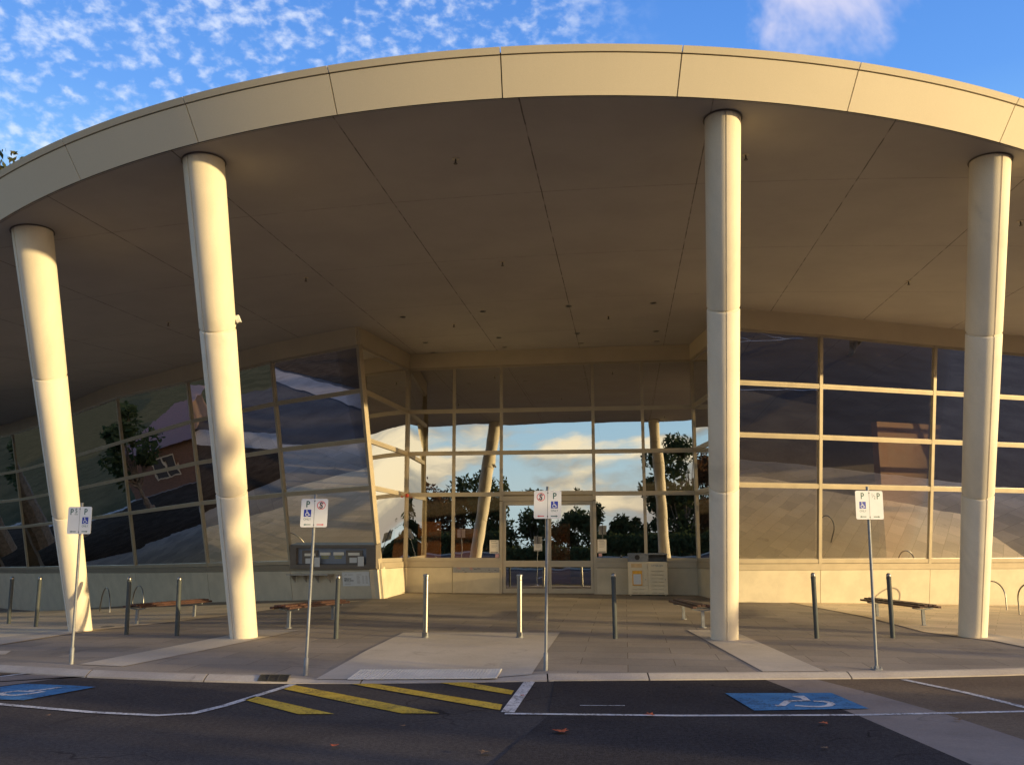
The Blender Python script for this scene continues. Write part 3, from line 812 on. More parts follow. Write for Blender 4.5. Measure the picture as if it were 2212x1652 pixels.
# entrance doors (two leaves in a frame)
uL, uR = entu(1088, 1150), entu(1285.5, 1150); uM = (entu(1181, 1150) + entu(1184, 1150)) / 2 + .02
z0d = zg(*EXY((uL + uR) / 2)) + .01
def EPt(u, z, o=0.0): x, y = EXY(u); return Vector((x, y, z)) + EN * o
mb = MB()
for u in (ue[2], ue[3]): mb.bar(EPt(u, z0d - .2), EPt(u, 2.86), EN, .085, -.12, .05)
mb.bar(EPt(ue[2] + .0425, 2.93), EPt(ue[3] - .0425, 2.93), EN, .14, -.10, .048)
mb.build('door_frame', M['frame'], B)
for a, b in ((ue[2] + .05, uM - .005), (uM + .005, ue[3] - .05)):
    mb = MB(); st = .075
    mb.bar(EPt(a + st / 2, z0d), EPt(a + st / 2, 2.85), EN, st, -.05, .02)
    mb.bar(EPt(b - st / 2, z0d), EPt(b - st / 2, 2.85), EN, st, -.05, .02)
    for z, h in ((z0d + .06, .12), (1.16, .17), (2.80, .10)):
        mb.bar(EPt(a + st, z), EPt(b - st, z), EN, h, -.049, .017)
    dr = mb.build('door', M['frame'], B)
    for za, zb in ((z0d + .12, 1.075), (1.245, 2.75)):
        mb = MB(); mb.add([EPt(a + st, za, -.015), EPt(b - st, za, -.015), EPt(b - st, zb, -.015), EPt(a + st, zb, -.015)], [(0, 1, 2, 3)])
        mb.build('pane', M['glass2'], dr)
# interior
mb = MB(); mb.add([(-24, 47, .40), (-14.5, 36, .40), (-8.0, 29.5, .40), (-2.9, 25.0, .40), (EXY(ue[0])[0], EXY(ue[0])[1] + .3, .40), (EXY(ue[5])[0], EXY(ue[5])[1] + .3, .40), (5.3, 23.6, .40), (18, 28.4, .40), (20, 48, .40), (-24, 48, .40)], [tuple(range(10))])
mb.build('interior_floor', M['int_floor'], B)
mb = MB(); mb.box((-34, 48, -1), (24, 48.3, 7.4)); mb.box((-30.3, 45, -1), (-30, 48, 5.2)); mb.box((20, 27.6, -1), (20.3, 48, 5.6))
mb.build('back_wall', M['int_wall'], B)
mb = MB()
# timber partitions and shelving inside, seen through the glass
def part(x0, y0, x1, y1, z1, th=.25):
    p = Vector((x0, y0, .41)); q = Vector((x1, y1, .41)); m_ = MB(); d = (q - p); n = Vector((-d.y, d.x, 0)).normalized()
    m_.slab([p, q, q + Vector((0, 0, z1 - .41)), p + Vector((0, 0, z1 - .41))], n, 0, th); return m_.build('interior_partition', M['orange'], B)
part(10.6, 26.0, 12.9, 26.8, 5.2); part(-9.6, 28.9, -8.0, 28.2, 5.6); part(-7.4, 27.6, -6.4, 27.1, 4.4)
part(-2.9, 28.2, -2.2, 28.2, 2.4); part(-1.8, 28.9, -1.1, 28.9, 2.2); part(1.2, 30, 1.9, 30, 2.4)

# ------------------------------------------------------------------ things on the building
def quad_on(p0, n, pxs): return [on_plane(x, y, p0, n) for x, y in pxs]
ENP = EP0
def ent_slab(name, x0, y0, x1, y1, off0, off1, mat, parent=None):
    mb = MB(); mb.slab(quad_on(EP0 + EN * off1, EN, [(x0, y1), (x1, y1), (x1, y0), (x0, y0)]), EN, off0 - off1, 0); return mb.build(name, mat, parent)
def notice(x0, y0, x1, y1, label, off=.014):
    o = ent_slab('notice', x0, y0, x1, y1, off, off + .003, M['paper']); tag(o, label, 'notice', 'paper notices taped to the entrance glass')
    mb = MB(); h = y1 - y0
    for i, (k, a, b, th) in enumerate(((.10, .12, .75, .03), (.24, .2, .85, .02), (.36, .2, .8, .012), (.46, .2, .85, .012), (.56, .2, .7, .012), (.93, .08, .92, .05))):
        yy = y0 + h * k
        mb.slab(quad_on(EP0 + EN * (off + .0035), EN, [(x0 + (x1 - x0) * a, yy + h * th), (x0 + (x1 - x0) * b, yy + h * th), (x0 + (x1 - x0) * b, yy - h * th), (x0 + (x1 - x0) * a, yy - h * th)]), EN, 0, .001)
    mb.build('print', M['grey'], o); return o
notice(1057.6, 1166, 1077.5, 1194.5, 'tall paper notice on the glass left of the entrance doors')
notice(1290.5, 1164.5, 1310, 1193.7, 'tall paper notice on the glass right of the entrance doors')
notice(1153.6, 1174, 1171, 1189.5, 'small wide paper notice on the left entrance door', -.013)
for x0, y0, x1, y1, lb in ((1070, 1196, 1077.5, 1203.5, 'small pink sticker under the notice left of the doors'), (1293, 1195, 1300, 1202, 'small pink sticker under the notice right of the doors')):
    o = ent_slab('sticker', x0, y0, x1, y1, .014, .017, pbr('pink sticker', (.62, .36, .36), .6)); tag(o, lb, 'sticker', 'pink stickers beside the doors')
# printed strip on the plinth below the entrance window
def stripmat():
    m = bpy.data.materials.new('printed strip'); m.use_nodes = True; T = NT(m.node_tree)
    b = T.n('ShaderNodeBsdfPrincipled'); T.n('ShaderNodeOutputMaterial', i_0=b.outputs[0])
    co = T.n('ShaderNodeTexCoord').outputs['Object']
    st = T.n('ShaderNodeVectorMath', operation='MULTIPLY', i_0=co, i_1=(9, 9, 30)).outputs[0]
    nz = T.noise(st, 1.0, 3, .6); n2 = T.noise(co, 6.0, 2)
    c = T.mix(T.ss(nz, .56, .66), rgb(.22, .23, .26), rgb(.05, .055, .10))
    c = T.mix(T.m('MULTIPLY', T.ss(n2, .60, .68), .7), c, rgb(.34, .16, .15)); T.put(b.inputs[0], c); return m
tag(ent_slab('printed_strip', 978.6, 1221, 1078.6, 1236, .056, .064, stripmat()), 'grey blue printed strip on the plinth left of the entrance doors', 'sign')
# fire strobe
mb = MB(); p = ent(862, 1065) + EN * .06; mb.lathe([(.055, 0), (.055, .03), (.04, .06), (.0, .07)], 16)
o = mb.build('alarm_light', pbr('red strobe', (.6, .08, .05), .35), None, smooth=True)
o.location = LM[0]['f'](3.03).lerp(em[0]['f'](3.03), .93) + Vector((.95, -.25, 0)).normalized() * .06
o.rotation_euler = (pi / 2, 0, radians(60)); tag(o, 'small red alarm light on the window frame left of the entrance', 'alarm light')

# left wing bay next to the entrance: book return, shelf, welcome board
f0, f1 = LM[1]['f'], LM[0]['f']; WN = plane_n(f0, f1); WP = f1(1.5)
def wq(pts, off): return quad_on(WP + WN * off, WN, pts)
def zr(x, y): return nat((700 + x / 8.508, 1330 + y / 8.508))     # pixels of the enlarged detail
def wrect(mb, x0, y0, x1, y1, off, th): mb.slab(wq([zr(x0, y1), zr(x1, y1), zr(x1, y0), zr(x0, y0)], off), WN, -th, 0)
BR = tag(empty('book_return', wq([zr(1130, 770)], .1)[0]), 'book return panel with slots and notices set under the left glass wing', 'book return')
inv = Matrix.Translation(-BR.location)
def pb(mb, name, mat, parent=BR):
    o = mb.build(name, mat, parent)
    if parent is BR: o.matrix_local = inv
    return o
mb = MB()
wrect(mb, 215, 270, 2040, 335, .13, .2); wrect(mb, 215, 690, 2040, 775, .13, .2); wrect(mb, 215, 336, 338, 689, .13, .2); wrect(mb, 1835, 336, 2040, 689, .13, .2)
pb(mb, 'frame', M['panel_dark'])
mb = MB(); wrect(mb, 330, 325, 1845, 700, .04, .05); bp_ = pb(mb, 'back_panel', M['panel_blue'])
for x0, x1 in ((470, 805), (1400, 1755)):
    mb = MB(); wrect(mb, x0, 385, x1, 690, .062, .02); pb(mb, 'chute_plate', M['panel_dark'])
for x0, y0, x1, y1 in ((520, 450, 750, 505), (850, 430, 1065, 490), (1135, 425, 1355, 488), (1450, 435, 1690, 492)):
    mb = MB(); wrect(mb, x0, y0, x1, y1, .075, .012); s_ = pb(mb, 'slot_flap', M['paper'])
for x0, y0, x1, y1 in ((540, 555, 690, 665), (725, 535, 845, 735), (1478, 540, 1635, 650), (1652, 515, 1782, 720)):
    mb = MB(); wrect(mb, x0, y0, x1, y1, .14 if y1 > 700 else .075, .005); pb(mb, 'paper_notice', M['white'])
for x0, x1 in ((865, 1050), (1150, 1330)):
    mb = MB()
    for k, y in enumerate((505, 538)): wrect(mb, x0 + 8 + k * 6, y, x1 - 8 - k * 10, y + 16, .05, .006)
    pb(mb, 'yellow_print', pbr('yellow print', (.42, .40, .12), .5))
# shelf under it
P0 = f1(1.0)
def pl(x, y, off=0.0): return on_plane(x, y, P0 + WN * .055, WN)
a, b = pl(632, 1239), pl(722, 1239); ax = (b - a).normalized(); nn = Vector((WN.x, WN.y, 0)).normalized()
SH = tag(empty('wall_shelf', (a + b) / 2), 'narrow grey shelf on brackets below the book return', 'shelf'); inv2 = Matrix.Translation(-SH.location)
mb = MB(); mb.slab([a, b, b + nn * .24, a + nn * .24], (0, 0, 1), -.035, 0); o = mb.build('shelf_board', M['grey'], SH); o.matrix_local = inv2
for k in range(4):
    q = a.lerp(b, .08 + .28 * k); mb = MB()
    tri = [q, q + nn * .2, q + Vector((0, 0, -.19))]
    mb.add([t + ax * -.012 + Vector((0, 0, -.037)) for t in tri] + [t + ax * .012 + Vector((0, 0, -.037)) for t in tri], [(0, 1, 2), (3, 5, 4), (0, 3, 4, 1), (1, 4, 5, 2), (2, 5, 3, 0)])
    o = mb.build('bracket', M['grey'], SH); o.matrix_local = inv2
# welcome board
q = [on_plane(x, y, P0 + WN * .066, WN) for x, y in ((741, 1265.5), (799.3, 1265), (796.7, 1234.5), (738.4, 1235.6))]
WB = tag(empty('welcome_board', q[0]), 'white welcome board with opening hours on the plinth beside the entrance', 'sign'); inv3 = Matrix.Translation(-WB.location)
mb = MB(); mb.slab(q, WN, -.012, 0); o = mb.build('board', M['white'], WB); o.matrix_local = inv3
ex = (q[1] - q[0]); ey = (q[3] - q[0]); wd = ex.length; ht = ey.length; ex = ex.normalized(); ey = ey.normalized(); mb = MB()
text_mesh('Welcome to', ht * .13, mb, q[0] + ex * wd * .07 + ey * ht * .50, ex, ey, WN, .002, 'LEFT', .0016)
text_mesh('Mill Park Library', ht * .13, mb, q[0] + ex * wd * .07 + ey * ht * .36, ex, ey, WN, .002, 'LEFT', .0016)
o = mb.build('lettering', M['black'], WB); o.matrix_local = inv3
mb = MB()
def lines(x0, x1, y0): mb.slab([q[0] + ex * wd * x0 + ey * ht * y0, q[0] + ex * wd * x1 + ey * ht * y0, q[0] + ex * wd * x1 + ey * ht * (y0 + .025), q[0] + ex * wd * x0 + ey * ht * (y0 + .025)], WN, .0005, .002)
for y0 in (.24, .13): lines(.08, .30, y0)
lines(.22, .42, .80); lines(.54, .72, .80)
for k in range(7): lines(.54, .64 + .02 * (k % 2), .70 - k * .085); lines(.74, .80, .70 - k * .085); lines(.86, .94, .70 - k * .085)
for st in stroke2([(.08, .78), (.12, .80), (.15, .86), (.17, .79)], .02): mb.add([q[0] + ex * wd * p.x + ey * ht * p.y + WN * .002 for p in st], [(0, 1, 2, 3)])
o = mb.build('print', M['grey'], WB); o.matrix_local = inv3

# downlights and sprinklers in the soffit
def soff(x, y): return on_vault(*nat((x, y)))
dl = [(1007, 792), (1207, 778), (1421, 765), (1633, 757), (1063, 856), (1247, 844), (1443, 833), (1640, 828), (1083, 881), (1262, 868), (1453, 858), (1642, 853)]
n_ = ['first', 'second', 'third', 'last']; rw = ['front', 'middle', 'back']
for i, (x, y) in enumerate(dl):
    P = soff(x, y); e = empty('downlight', P)
    tag(e, f'dark recessed downlight, {n_[i % 4]} from the left in the {rw[i // 4]} row above the entrance', 'downlight', 'downlights in the soffit above the entrance')
    mb = MB(); mb.lathe([(.072, -.012), (.072, .03), (.058, .03), (.058, -.012)], 20); mb.build('rim', M['grey'], e, smooth=True)
    mb = MB(); mb.lathe([(.057, -.004), (.057, .0)], 16); mb.build('lens', M['dark'], e)
spk = [((1139, 397), 'sprinkler head under the soffit behind the middle of the roof edge'), ((1864, 387), 'sprinkler head under the soffit just right of the third column'), ((1256, 655), 'sprinkler head under the middle of the soffit'),
       ((765, 694), 'sprinkler head under the soffit right of the second column'), ((2271, 703), 'sprinkler head under the soffit left of the rightmost column'), ((1135, 810), 'sprinkler head among the downlights left of the entrance centre'),
       ((1521, 790), 'sprinkler head among the downlights right of the entrance centre'), ((2551, 553), 'sprinkler head under the soffit at the right edge, beyond the rightmost column'), ((421, 806), 'sprinkler head under the soffit between the two left columns')]
for (x, y), lb in spk:
    P = soff(x, y); e = tag(empty('sprinkler', P), lb, 'sprinkler', 'sprinkler heads under the soffit')
    mb = MB(); mb.lathe([(.05, -.008), (.05, .02)], 20); mb.build('plate', M['bulk'], e, smooth=True)
    mb = MB(); mb.lathe([(.012, -.075), (.012, -.008)], 10); mb.lathe([(.028, -.08), (.028, -.072)], 12); mb.build('head', M['collar'], e, smooth=True)

# security camera on the second column
b_, t_, a_ = C2
P = None
for k in range(400):
    q_ = b_ + (t_ - b_) * (k / 400)
    if proj(q_)[1] < 690: P = q_; break
tc = Vector((-P.x, -P.y, 0)).normalized(); rt = Vector((-tc.y, tc.x, 0))
S = tag(empty('security_camera', P + rt * .255), 'small white security camera on the right side of the second column', 'security camera'); S.scale = (.72, .72, .72)
mb = MB(); mb.bar((-.03, 0, .10), (.05, 0, .05), (0, -1, 0), .05, -.025, .025); mb.build('bracket', M['camera'], S)
mb = MB(); mb.bar(Vector((.02, 0, .10)), Vector((.105, -.08, -.06)), Vector((0, -1, 0)), .085, -.04, .04); mb.build('housing', M['camera'], S, bevel=.006)
mb = MB(); mb.bar(Vector((.105, -.08, -.06)), Vector((.112, -.087, -.073)), Vector((0, -1, 0)), .06, -.03, .03); mb.build('lens', M['dark'], S)

# ------------------------------------------------------------------ street furniture
# bollards
def bollard_proto():
    e = empty('bollard')
    mb = MB(); mb.lathe([(.037, -.05), (.037, .885), (.040, .888), (.040, .925)], 20); mb.build('post', M['bollard'], e, smooth=True)
    mb = MB(); mb.lathe([(.036, .926), (.038, .94), (.036, .962), (.026, .978), (.010, .984), (0.0, .985)], 20); mb.build('cap', M['steel'], e, smooth=True)
    return e
bd = [((18.5, 1347.6), (25, 1245), 'dark grey bollard nearest the left edge of the plaza'), ((77, 1354), (87, 1245), 'dark grey bollard just left of the first column'), ((273, 1370), (279, 1245), 'dark grey bollard at the left end of the bench between the left columns'),
      ((382, 1373), (388, 1245), 'dark grey bollard in front of the bench between the left columns'), ((725.6, 1379), (731, 1241), 'dark grey bollard below the white welcome board'), ((1329, 1379), (1325, 1237), 'dark grey bollard to the left of the litter bin'),
      ((1764.5, 1378), (1756, 1236), 'dark grey bollard standing between the third column and the rightmost sign'), ((1928.6, 1377.3), (1919, 1237), 'dark grey bollard in front of the bench by the rightmost column')]
proto = None
for (x, y), (tx, ty), lb in bd:
    P = gp(x, y); P.z = zp(P.x, P.y)
    if proto is None: o = proto = bollard_proto()
    else: o = copy_tree(proto)
    d = ray(tx, ty); Tp = CAMP + d * (P.y / d.y); lx = (Tp.x - P.x) / .98
    o.location = P; o.rotation_euler = (0, max(-.02, min(.02, lx)), random.random() * 0)
    s = (Tp.z - P.z) / .985; s = max(.93, min(1.08, s)); o.scale = (1, 1, s)
    tag(o, lb, 'bollard', 'dark grey bollards along the plaza')
# stainless removable bollards
def steel_proto():
    e = empty('removable_bollard')
    mb = MB(); mb.lathe([(.044, .075), (.044, .885), (.040, .888), (.040, .893), (.044, .896), (.044, .945)], 24); mb.build('post', M['steel'], e, smooth=True)
    mb = MB(); mb.lathe([(.050, .946), (.052, .962), (.045, .978), (0.0, .985)], 24); mb.build('cap', M['steel'], e, smooth=True)
    mb = MB(); mb.lathe([(.062, -.03), (.062, .006), (.050, .010), (.050, .075)], 24); b_ = mb.build('base', M['galv'], e, smooth=True)
    mb = MB(); mb.box((-.03, -.075, .02), (.03, -.048, .085)); mb.box((-.016, -.083, .03), (.016, -.075, .07)); mb.build('padlock', M['steel'], b_)
    return e
sp_ = steel_proto()
for i, ((x, y), lb) in enumerate((((918.5, 1377), 'shiny stainless bollard on the pale crossing, the left one'), ((1122.5, 1377), 'shiny stainless bollard on the pale crossing, in front of the doors'))):
    o = sp_ if i == 0 else copy_tree(sp_)
    P = gp(x, y); P.z = zp(P.x, P.y) + .008; o.location = P; tag(o, lb, 'bollard', 'stainless bollards on the crossing')

# parking signs
def sign(base, top, yaw, kinds, W, Hh, label, foot):
    P = gp(*base); P.z = zp(P.x, P.y)
    d = ray(*top); Tp = CAMP + d * (P.y / d.y)
    e = empty('parking_sign', P); tag(e, label, 'parking sign', 'parking signs along the kerb')
    L = Tp - P; a = L.normalized()
    mb = MB(); mb.tube([(0, 0, -.02), L], .0185, 14); mb.build('pole', M['galv'], e, smooth=True)
    if foot == 'sleeve':
        mb = MB(); mb.tube([(0, 0, -.02), a * .20, a * .21], [.027, .027, .021], 14); mb.build('sleeve', M['galv'], e, smooth=True)
    else:
        mb = MB(); mb.lathe([(.075, -.01), (.075, .012), (.03, .018), (.026, .05)], 6); 
        for k in (-1, 1): mb.lathe([(.012, .01), (.012, .035)], 6, (k * .055, 0, 0))
        mb.build('base_plate', M['galv'], e)
    # panel
    ex = Vector((cos(yaw), sin(yaw), 0)); n = Vector((sin(yaw), -cos(yaw), 0)); ey = a
    c = L - a * (.055 + Hh / 2) + n * .030
    r = .022; pts = []
    for (sx, sy, s0) in ((1, 1, 0), (-1, 1, 90), (-1, -1, 180), (1, -1, 270)):
        for k in range(6):
            th = radians(s0 + 90 * k / 5); pts.append((sx * (W / 2 - r) + r * cos(th), sy * (Hh / 2 - r) + r * sin(th)))
    mb = MB(); m = len(pts)
    vs = [c + ex * p[0] + ey * p[1] for p in pts] + [c + ex * p[0] + ey * p[1] + n * .004 for p in pts]
    mb.add(vs, [tuple(range(m)), tuple(range(2 * m - 1, m - 1, -1))] + [(i, (i + 1) % m, m + (i + 1) % m, m + i) for i in range(m)])
    pan = mb.build('panel', M['white'], e)
    o = c + n * .0045
    def put(mb, quads): 
        for q in quads: mb.add([o + ex * p.x + ey * p.y for p in q], [(0, 1, 2, 3)])
    mk, mg, mr, mblue, mw = MB(), MB(), MB(), MB(), MB()
    put(mk, [[Vector(p) for p in ((-.002, -Hh / 2), (.002, -Hh / 2), (.002, Hh / 2), (-.002, Hh / 2))]])
    for sy in (1, -1):
        pp = [o + n * .001 + ex * (.008 * cos(radians(t))) + ey * (sy * (Hh / 2 - .028) + .008 * sin(radians(t))) for t in range(0, 360, 45)]; mk.add(pp, [tuple(range(8))])
    def arrow(mb, cx, cy, s, ln=.088):
        put(mb, stroke2([(cx - s * ln / 2, cy), (cx + s * (ln / 2 - .02), cy)], .010))
        mb.add([o + ex * (cx + s * (ln / 2 - .025)) + ey * (cy + .012), o + ex * (cx + s * ln / 2) + ey * cy, o + ex * (cx + s * (ln / 2 - .025)) + ey * (cy - .012)], [(0, 1, 2)])
    for side, kind in zip((-1, 1), kinds):
        cx = side * W / 4
        if kind == 'S':
            put(mr, stroke2(arc(cx, Hh * .27, .048, 0, 360, 28), .008))
            put(mr, stroke2([(cx - .034, Hh * .27 - .034), (cx + .034, Hh * .27 + .034)], .007))
            text_mesh('S', .105, mk, o + n * .0008 + ex * cx + ey * (Hh * .27 - .036), ex, ey, n, 0, 'CENTER', .003, .85)
            arrow(mr, cx, -Hh * .41, side)
        else:
            pxo = {'P': 0, 'P5': -.030, 'hP': .030}[kind]
            text_mesh('P', .108, mg, o + ex * (cx + pxo) + ey * (Hh * .5 - .102), ex, ey, n, 0, 'CENTER', .002, .9)
            if kind == 'P':
                cy = -.002; s = .088
                put(mblue, [[Vector(p) for p in ((cx - s / 2, cy - s / 2), (cx + s / 2, cy - s / 2), (cx + s / 2, cy + s / 2), (cx - s / 2, cy + s / 2))]])
                for st, wd in WHEEL:
                    qs = stroke2([(cx + (x - .5) * s, cy + (y - .5) * s) for x, y in st], wd * s)
                    for q in qs: mw.add([o + n * .0008 + ex * p.x + ey * p.y for p in q], [(0, 1, 2, 3)])
                text_mesh('ONLY', .038, mg, o + ex * cx + ey * -.088, ex, ey, n, 0, 'CENTER', 0, .9)
            elif kind == 'P5':
                text_mesh('5', .085, mg, o + ex * (cx + .032) + ey * (Hh * .5 - .080), ex, ey, n, 0, 'CENTER', .001, .9)
                put(mg, stroke2([(cx + .010, Hh * .5 - .100), (cx + .058, Hh * .5 - .100)], .007))
            else:
                text_mesh('1', .055, mg, o + ex * (cx - .052) + ey * (Hh * .5 - .066), ex, ey, n, 0, 'CENTER', 0, .9)
                put(mg, stroke2([(cx - .055, Hh * .5 - .088), (cx - .020, Hh * .5 - .040)], .004))
                text_mesh('2', .055, mg, o + ex * (cx - .018) + ey * (Hh * .5 - .102), ex, ey, n, 0, 'CENTER', 0, .9)
            arrow(mg, cx, -Hh * .41, side)
    for mb, nm, mt_ in ((mk, 'black_print', 'black'), (mg, 'green_print', 'green'), (mr, 'red_print', 'red'), (mblue, 'blue_square', 'blue'), (mw, 'wheelchair_symbol', 'white')):
        if mb.v: mb.build(nm, M[mt_], pan)
sign((154, 1433.6), (177.5, 1085.5), radians(-9), ('P5', 'P'), .34, .355, 'leftmost parking sign, five minute and wheelchair panels in front of the first column', 'sleeve')
sign((660, 1452.5), (682, 1067.7), radians(3), ('P', 'S'), .325, .345, 'parking sign with wheelchair panel on its left and red no stopping panel on its right', 'sleeve')
sign((1178.6, 1446.8), (1183, 1050.4), radians(2), ('S', 'P'), .345, .348, 'parking sign with no stopping panel on its left, standing before the entrance doors', 'sleeve')
sign((1893.5, 1445.6), (1873, 1050.7), radians(9), ('P', 'hP'), .375, .358, 'rightmost parking sign with wheelchair and half hour panels, in low sunlight', 'plate')

# benches
def bench(pa, pb, ext0, ext1, label, dark=False):
    a = gp(*pa); b = gp(*pb); d = Vector((b.x - a.x, b.y - a.y, 0)); Ln = d.length; d.normalize(); s = Vector((-d.y, d.x, 0))
    e = empty('bench', a); tag(e, label, 'bench', 'timber slat benches under the canopy')
    zb = lambda p: zp((a + p).x, (a + p).y) - a.z
    st = max(zb(Vector((0, 0, 0))), zb(d * Ln)) + .37
    for k in range(5):
        o = (k - 2) * .085; mb = MB(); drop = .035 if abs(k - 2) == 2 else (.006 if abs(k - 2) == 1 else 0)
        p0 = d * -ext0 + s * o + Vector((0, 0, st - drop)); p1 = d * (Ln + ext1) + s * o + Vector((0, 0, st - drop))
        mb.bar(p0, p1, Vector((0, 0, 1)), .072, -.038, 0); mb.build('slat', M['wood'], e, bevel=.008)
    for t in (0, Ln):
        p = d * t; z0 = zb(p) - .02; mb = MB()
        mb.bar(p + Vector((0, 0, z0)), p + Vector((0, 0, st - .11)), d, .055, -.02, .02)
        mb.lathe([(.06, 0), (.06, .012)], 12, (p.x, p.y, z0 + .02))
        lg = mb.build('leg', M['galv'], e)
        mb = MB()
        for sg in (-1, 1): mb.bar(p + Vector((0, 0, st - .115)), p + s * (sg * .19) + Vector((0, 0, st - .088 if abs(sg) else 0)), d, .022, -.018, .018)
        mb.bar(p + s * -.19 + Vector((0, 0, st - .072)), p + s * .19 + Vector((0, 0, st - .072)), d, .02, -.017, .017)
        mb.build('arm', M['galv'], e)
bench((294.8, 1347.6), (419, 1331.6), .18, .32, 'brown timber bench between the two left columns')
bench((623, 1356), (719, 1337.5), .30, .28, 'reddish timber bench below the book return, right of the second column')
bench((1519, 1355), (1477, 1336.6), .12, .40, 'dark timber bench partly behind the third column')
bench((1895.5, 1331), (1996, 1351), .32, .30, 'dark timber bench on sunlit paving by the rightmost column')

# bicycle hoops
def hoop(pa, pb, h, label):
    a = gp(*pa); b = gp(*pb); a.z = zp(a.x, a.y); b.z = zp(b.x, b.y); d = b - a; w = d.length; c = (a + b) / 2
    pts = [Vector((0, 0, -.03)) - d / 2]; r = w / 2
    pts += [Vector((0, 0, h - r)) - d / 2 * (1) + Vector((0, 0, 0))]
    for k in range(1, 14):
        th = pi * k / 14; pts.append(-d / 2 * cos(th) + Vector((0, 0, h - r + r * sin(th) * 1.0)))
    pts += [d / 2 + Vector((0, 0, h - r)), d / 2 + Vector((0, 0, -.03))]
    mb = MB(); mb.tube(pts, .016, 12); 
    for s in (-1, 1): mb.lathe([(.04, -.005), (.04, .008)], 12, tuple(d / 2 * s))
    o = mb.build('bicycle_hoop', M['steel'], None, smooth=True); o.location = c; tag(o, label, 'bike rack', 'steel bicycle hoops on the plaza')
hoop((215, 1320.6), (237, 1323), .62, 'steel bicycle hoop just right of the first column')
hoop((285, 1315.5), (308.5, 1316), .62, 'steel bicycle hoop behind the bench between the left columns')
hoop((2122, 1313), (2175, 1317.7), .66, 'steel bicycle hoop just right of the rightmost column')
hoop((2202.6, 1328.5), (2256, 1334), .68, 'steel bicycle hoop cut by the right edge of the picture')

# litter bin housing
p = on_plane(1400, 1282.5, EP0 + EN * .55, EN); gz = zg(p.x, p.y); p0 = on_plane(1357.5, 1282, EP0 + EN * .55, EN); p1 = on_plane(1443.5, 1282, EP0 + EN * .55, EN)
W = (p1 - p0).length; Hb = 1.09
LB = tag(empty('litter_bin', (p0.x, p0.y, zp(p0.x, p0.y)), atan2(EU.y, EU.x)), 'cream double litter bin housing with louvred doors and an open top on one side', 'litter bin')
y1 = .5; zc = .875
mb = MB(); mb.box((0, .02, .03), (W, y1, .06)); mb.box((0, .02, .061), (.02, y1, zc)); mb.box((W - .02, .02, .061), (W, y1, zc)); mb.box((.021, y1 - .02, .061), (W - .021, y1, zc)); mb.box((W / 2 - .012, .022, .061), (W / 2 + .012, y1 - .021, zc))
for fx in (.06, W - .06):
    for fy in (.08, y1 - .08): mb.lathe([(.02, 0), (.02, .03)], 10, (fx, fy, 0))
mb.build('cabinet', M['bin'], LB)
for k, (xa, xb) in enumerate(((.015, W / 2 - .008), (W / 2 + .008, W - .015))):
    mb = MB(); rows_ = [.80 - .17 - i * .092 for i in range(7)]
    # a door with real slots: strips between slots
    xm = (xa + xb) / 2; zs_ = [.055] + sum([[z - .006, z + .006] for z in reversed(rows_)], []) + [zc]
    for i in range(0, len(zs_), 2): mb.box((xa, 0, zs_[i]), (xb, .019, zs_[i + 1]))
    for z in rows_:
        for u0_, u1_ in ((xa, xa + .085), (xm - .02, xm + .02), (xb - .085, xb)): mb.box((u0_, 0.0005, z - .0061), (u1_, .0185, z + .0061))
    dr = mb.build('door', M['bin'], LB)
    mb = MB(); mb.lathe([(.011, 0), (.011, .004)], 10); o = mb.build('lock', M['steel'], dr); o.location = (xb - .05, -.001, .42); o.rotation_euler = (pi / 2, 0, 0)
    if k == 1:
        mb = MB(); text_mesh('LITTER BIN', .066, mb, Vector((xm, -.002, .755)), Vector((1, 0, 0)), Vector((0, 0, 1)), Vector((0, -1, 0)), 0, 'CENTER', .001, .92); mb.build('lettering', M['grey'], dr)
    else:
        mb = MB(); mb.box((xa + .10, -.003, .27), (xb - .14, -.0005, .645)); lbm = mb.build('label', M['orange_print'], dr)
        mb = MB(); mb.box((xa + .125, -.005, .295), (xb - .165, -.0035, .56)); mb.build('label_sheet', M['white'], lbm)
        mb = MB(); mb.box((xa + .07, -.002, .73), (xb - .14, -.0003, .83)); mb.build('old_label', pbr('faded orange label', (.74, .50, .24), .6), dr)
mb = MB(); mb.box((.004, .024, zc + .001), (W / 2 + .01, .034, Hb - .031)); 
hd = MB(); hd.box((-.005, .0, Hb - .03), (W + .005, y1 + .01, Hb)); hd.box((W - .016, .012, zc + .002), (W - .002, y1 - .004, Hb - .031)); hd.box((.002, .036, zc + .002), (.016, y1 - .004, Hb - .031)); hd.box((W / 2 + .011, .024, zc + .002), (W / 2 + .026, y1 - .004, Hb - .031)); hd.box((.018, y1 - .018, zc + .002), (W - .018, y1 - .006, Hb - .031))
hd.build('hood', M['galv'], LB); mb.build('front_plate', M['galv'], LB)
mb = MB(); mb.lathe([(.066, 0), (.066, .004)], 24); o = mb.build('hole', M['dark'], LB); o.location = (W * .245, .022, zc + .115); o.rotation_euler = (pi / 2, 0, 0)

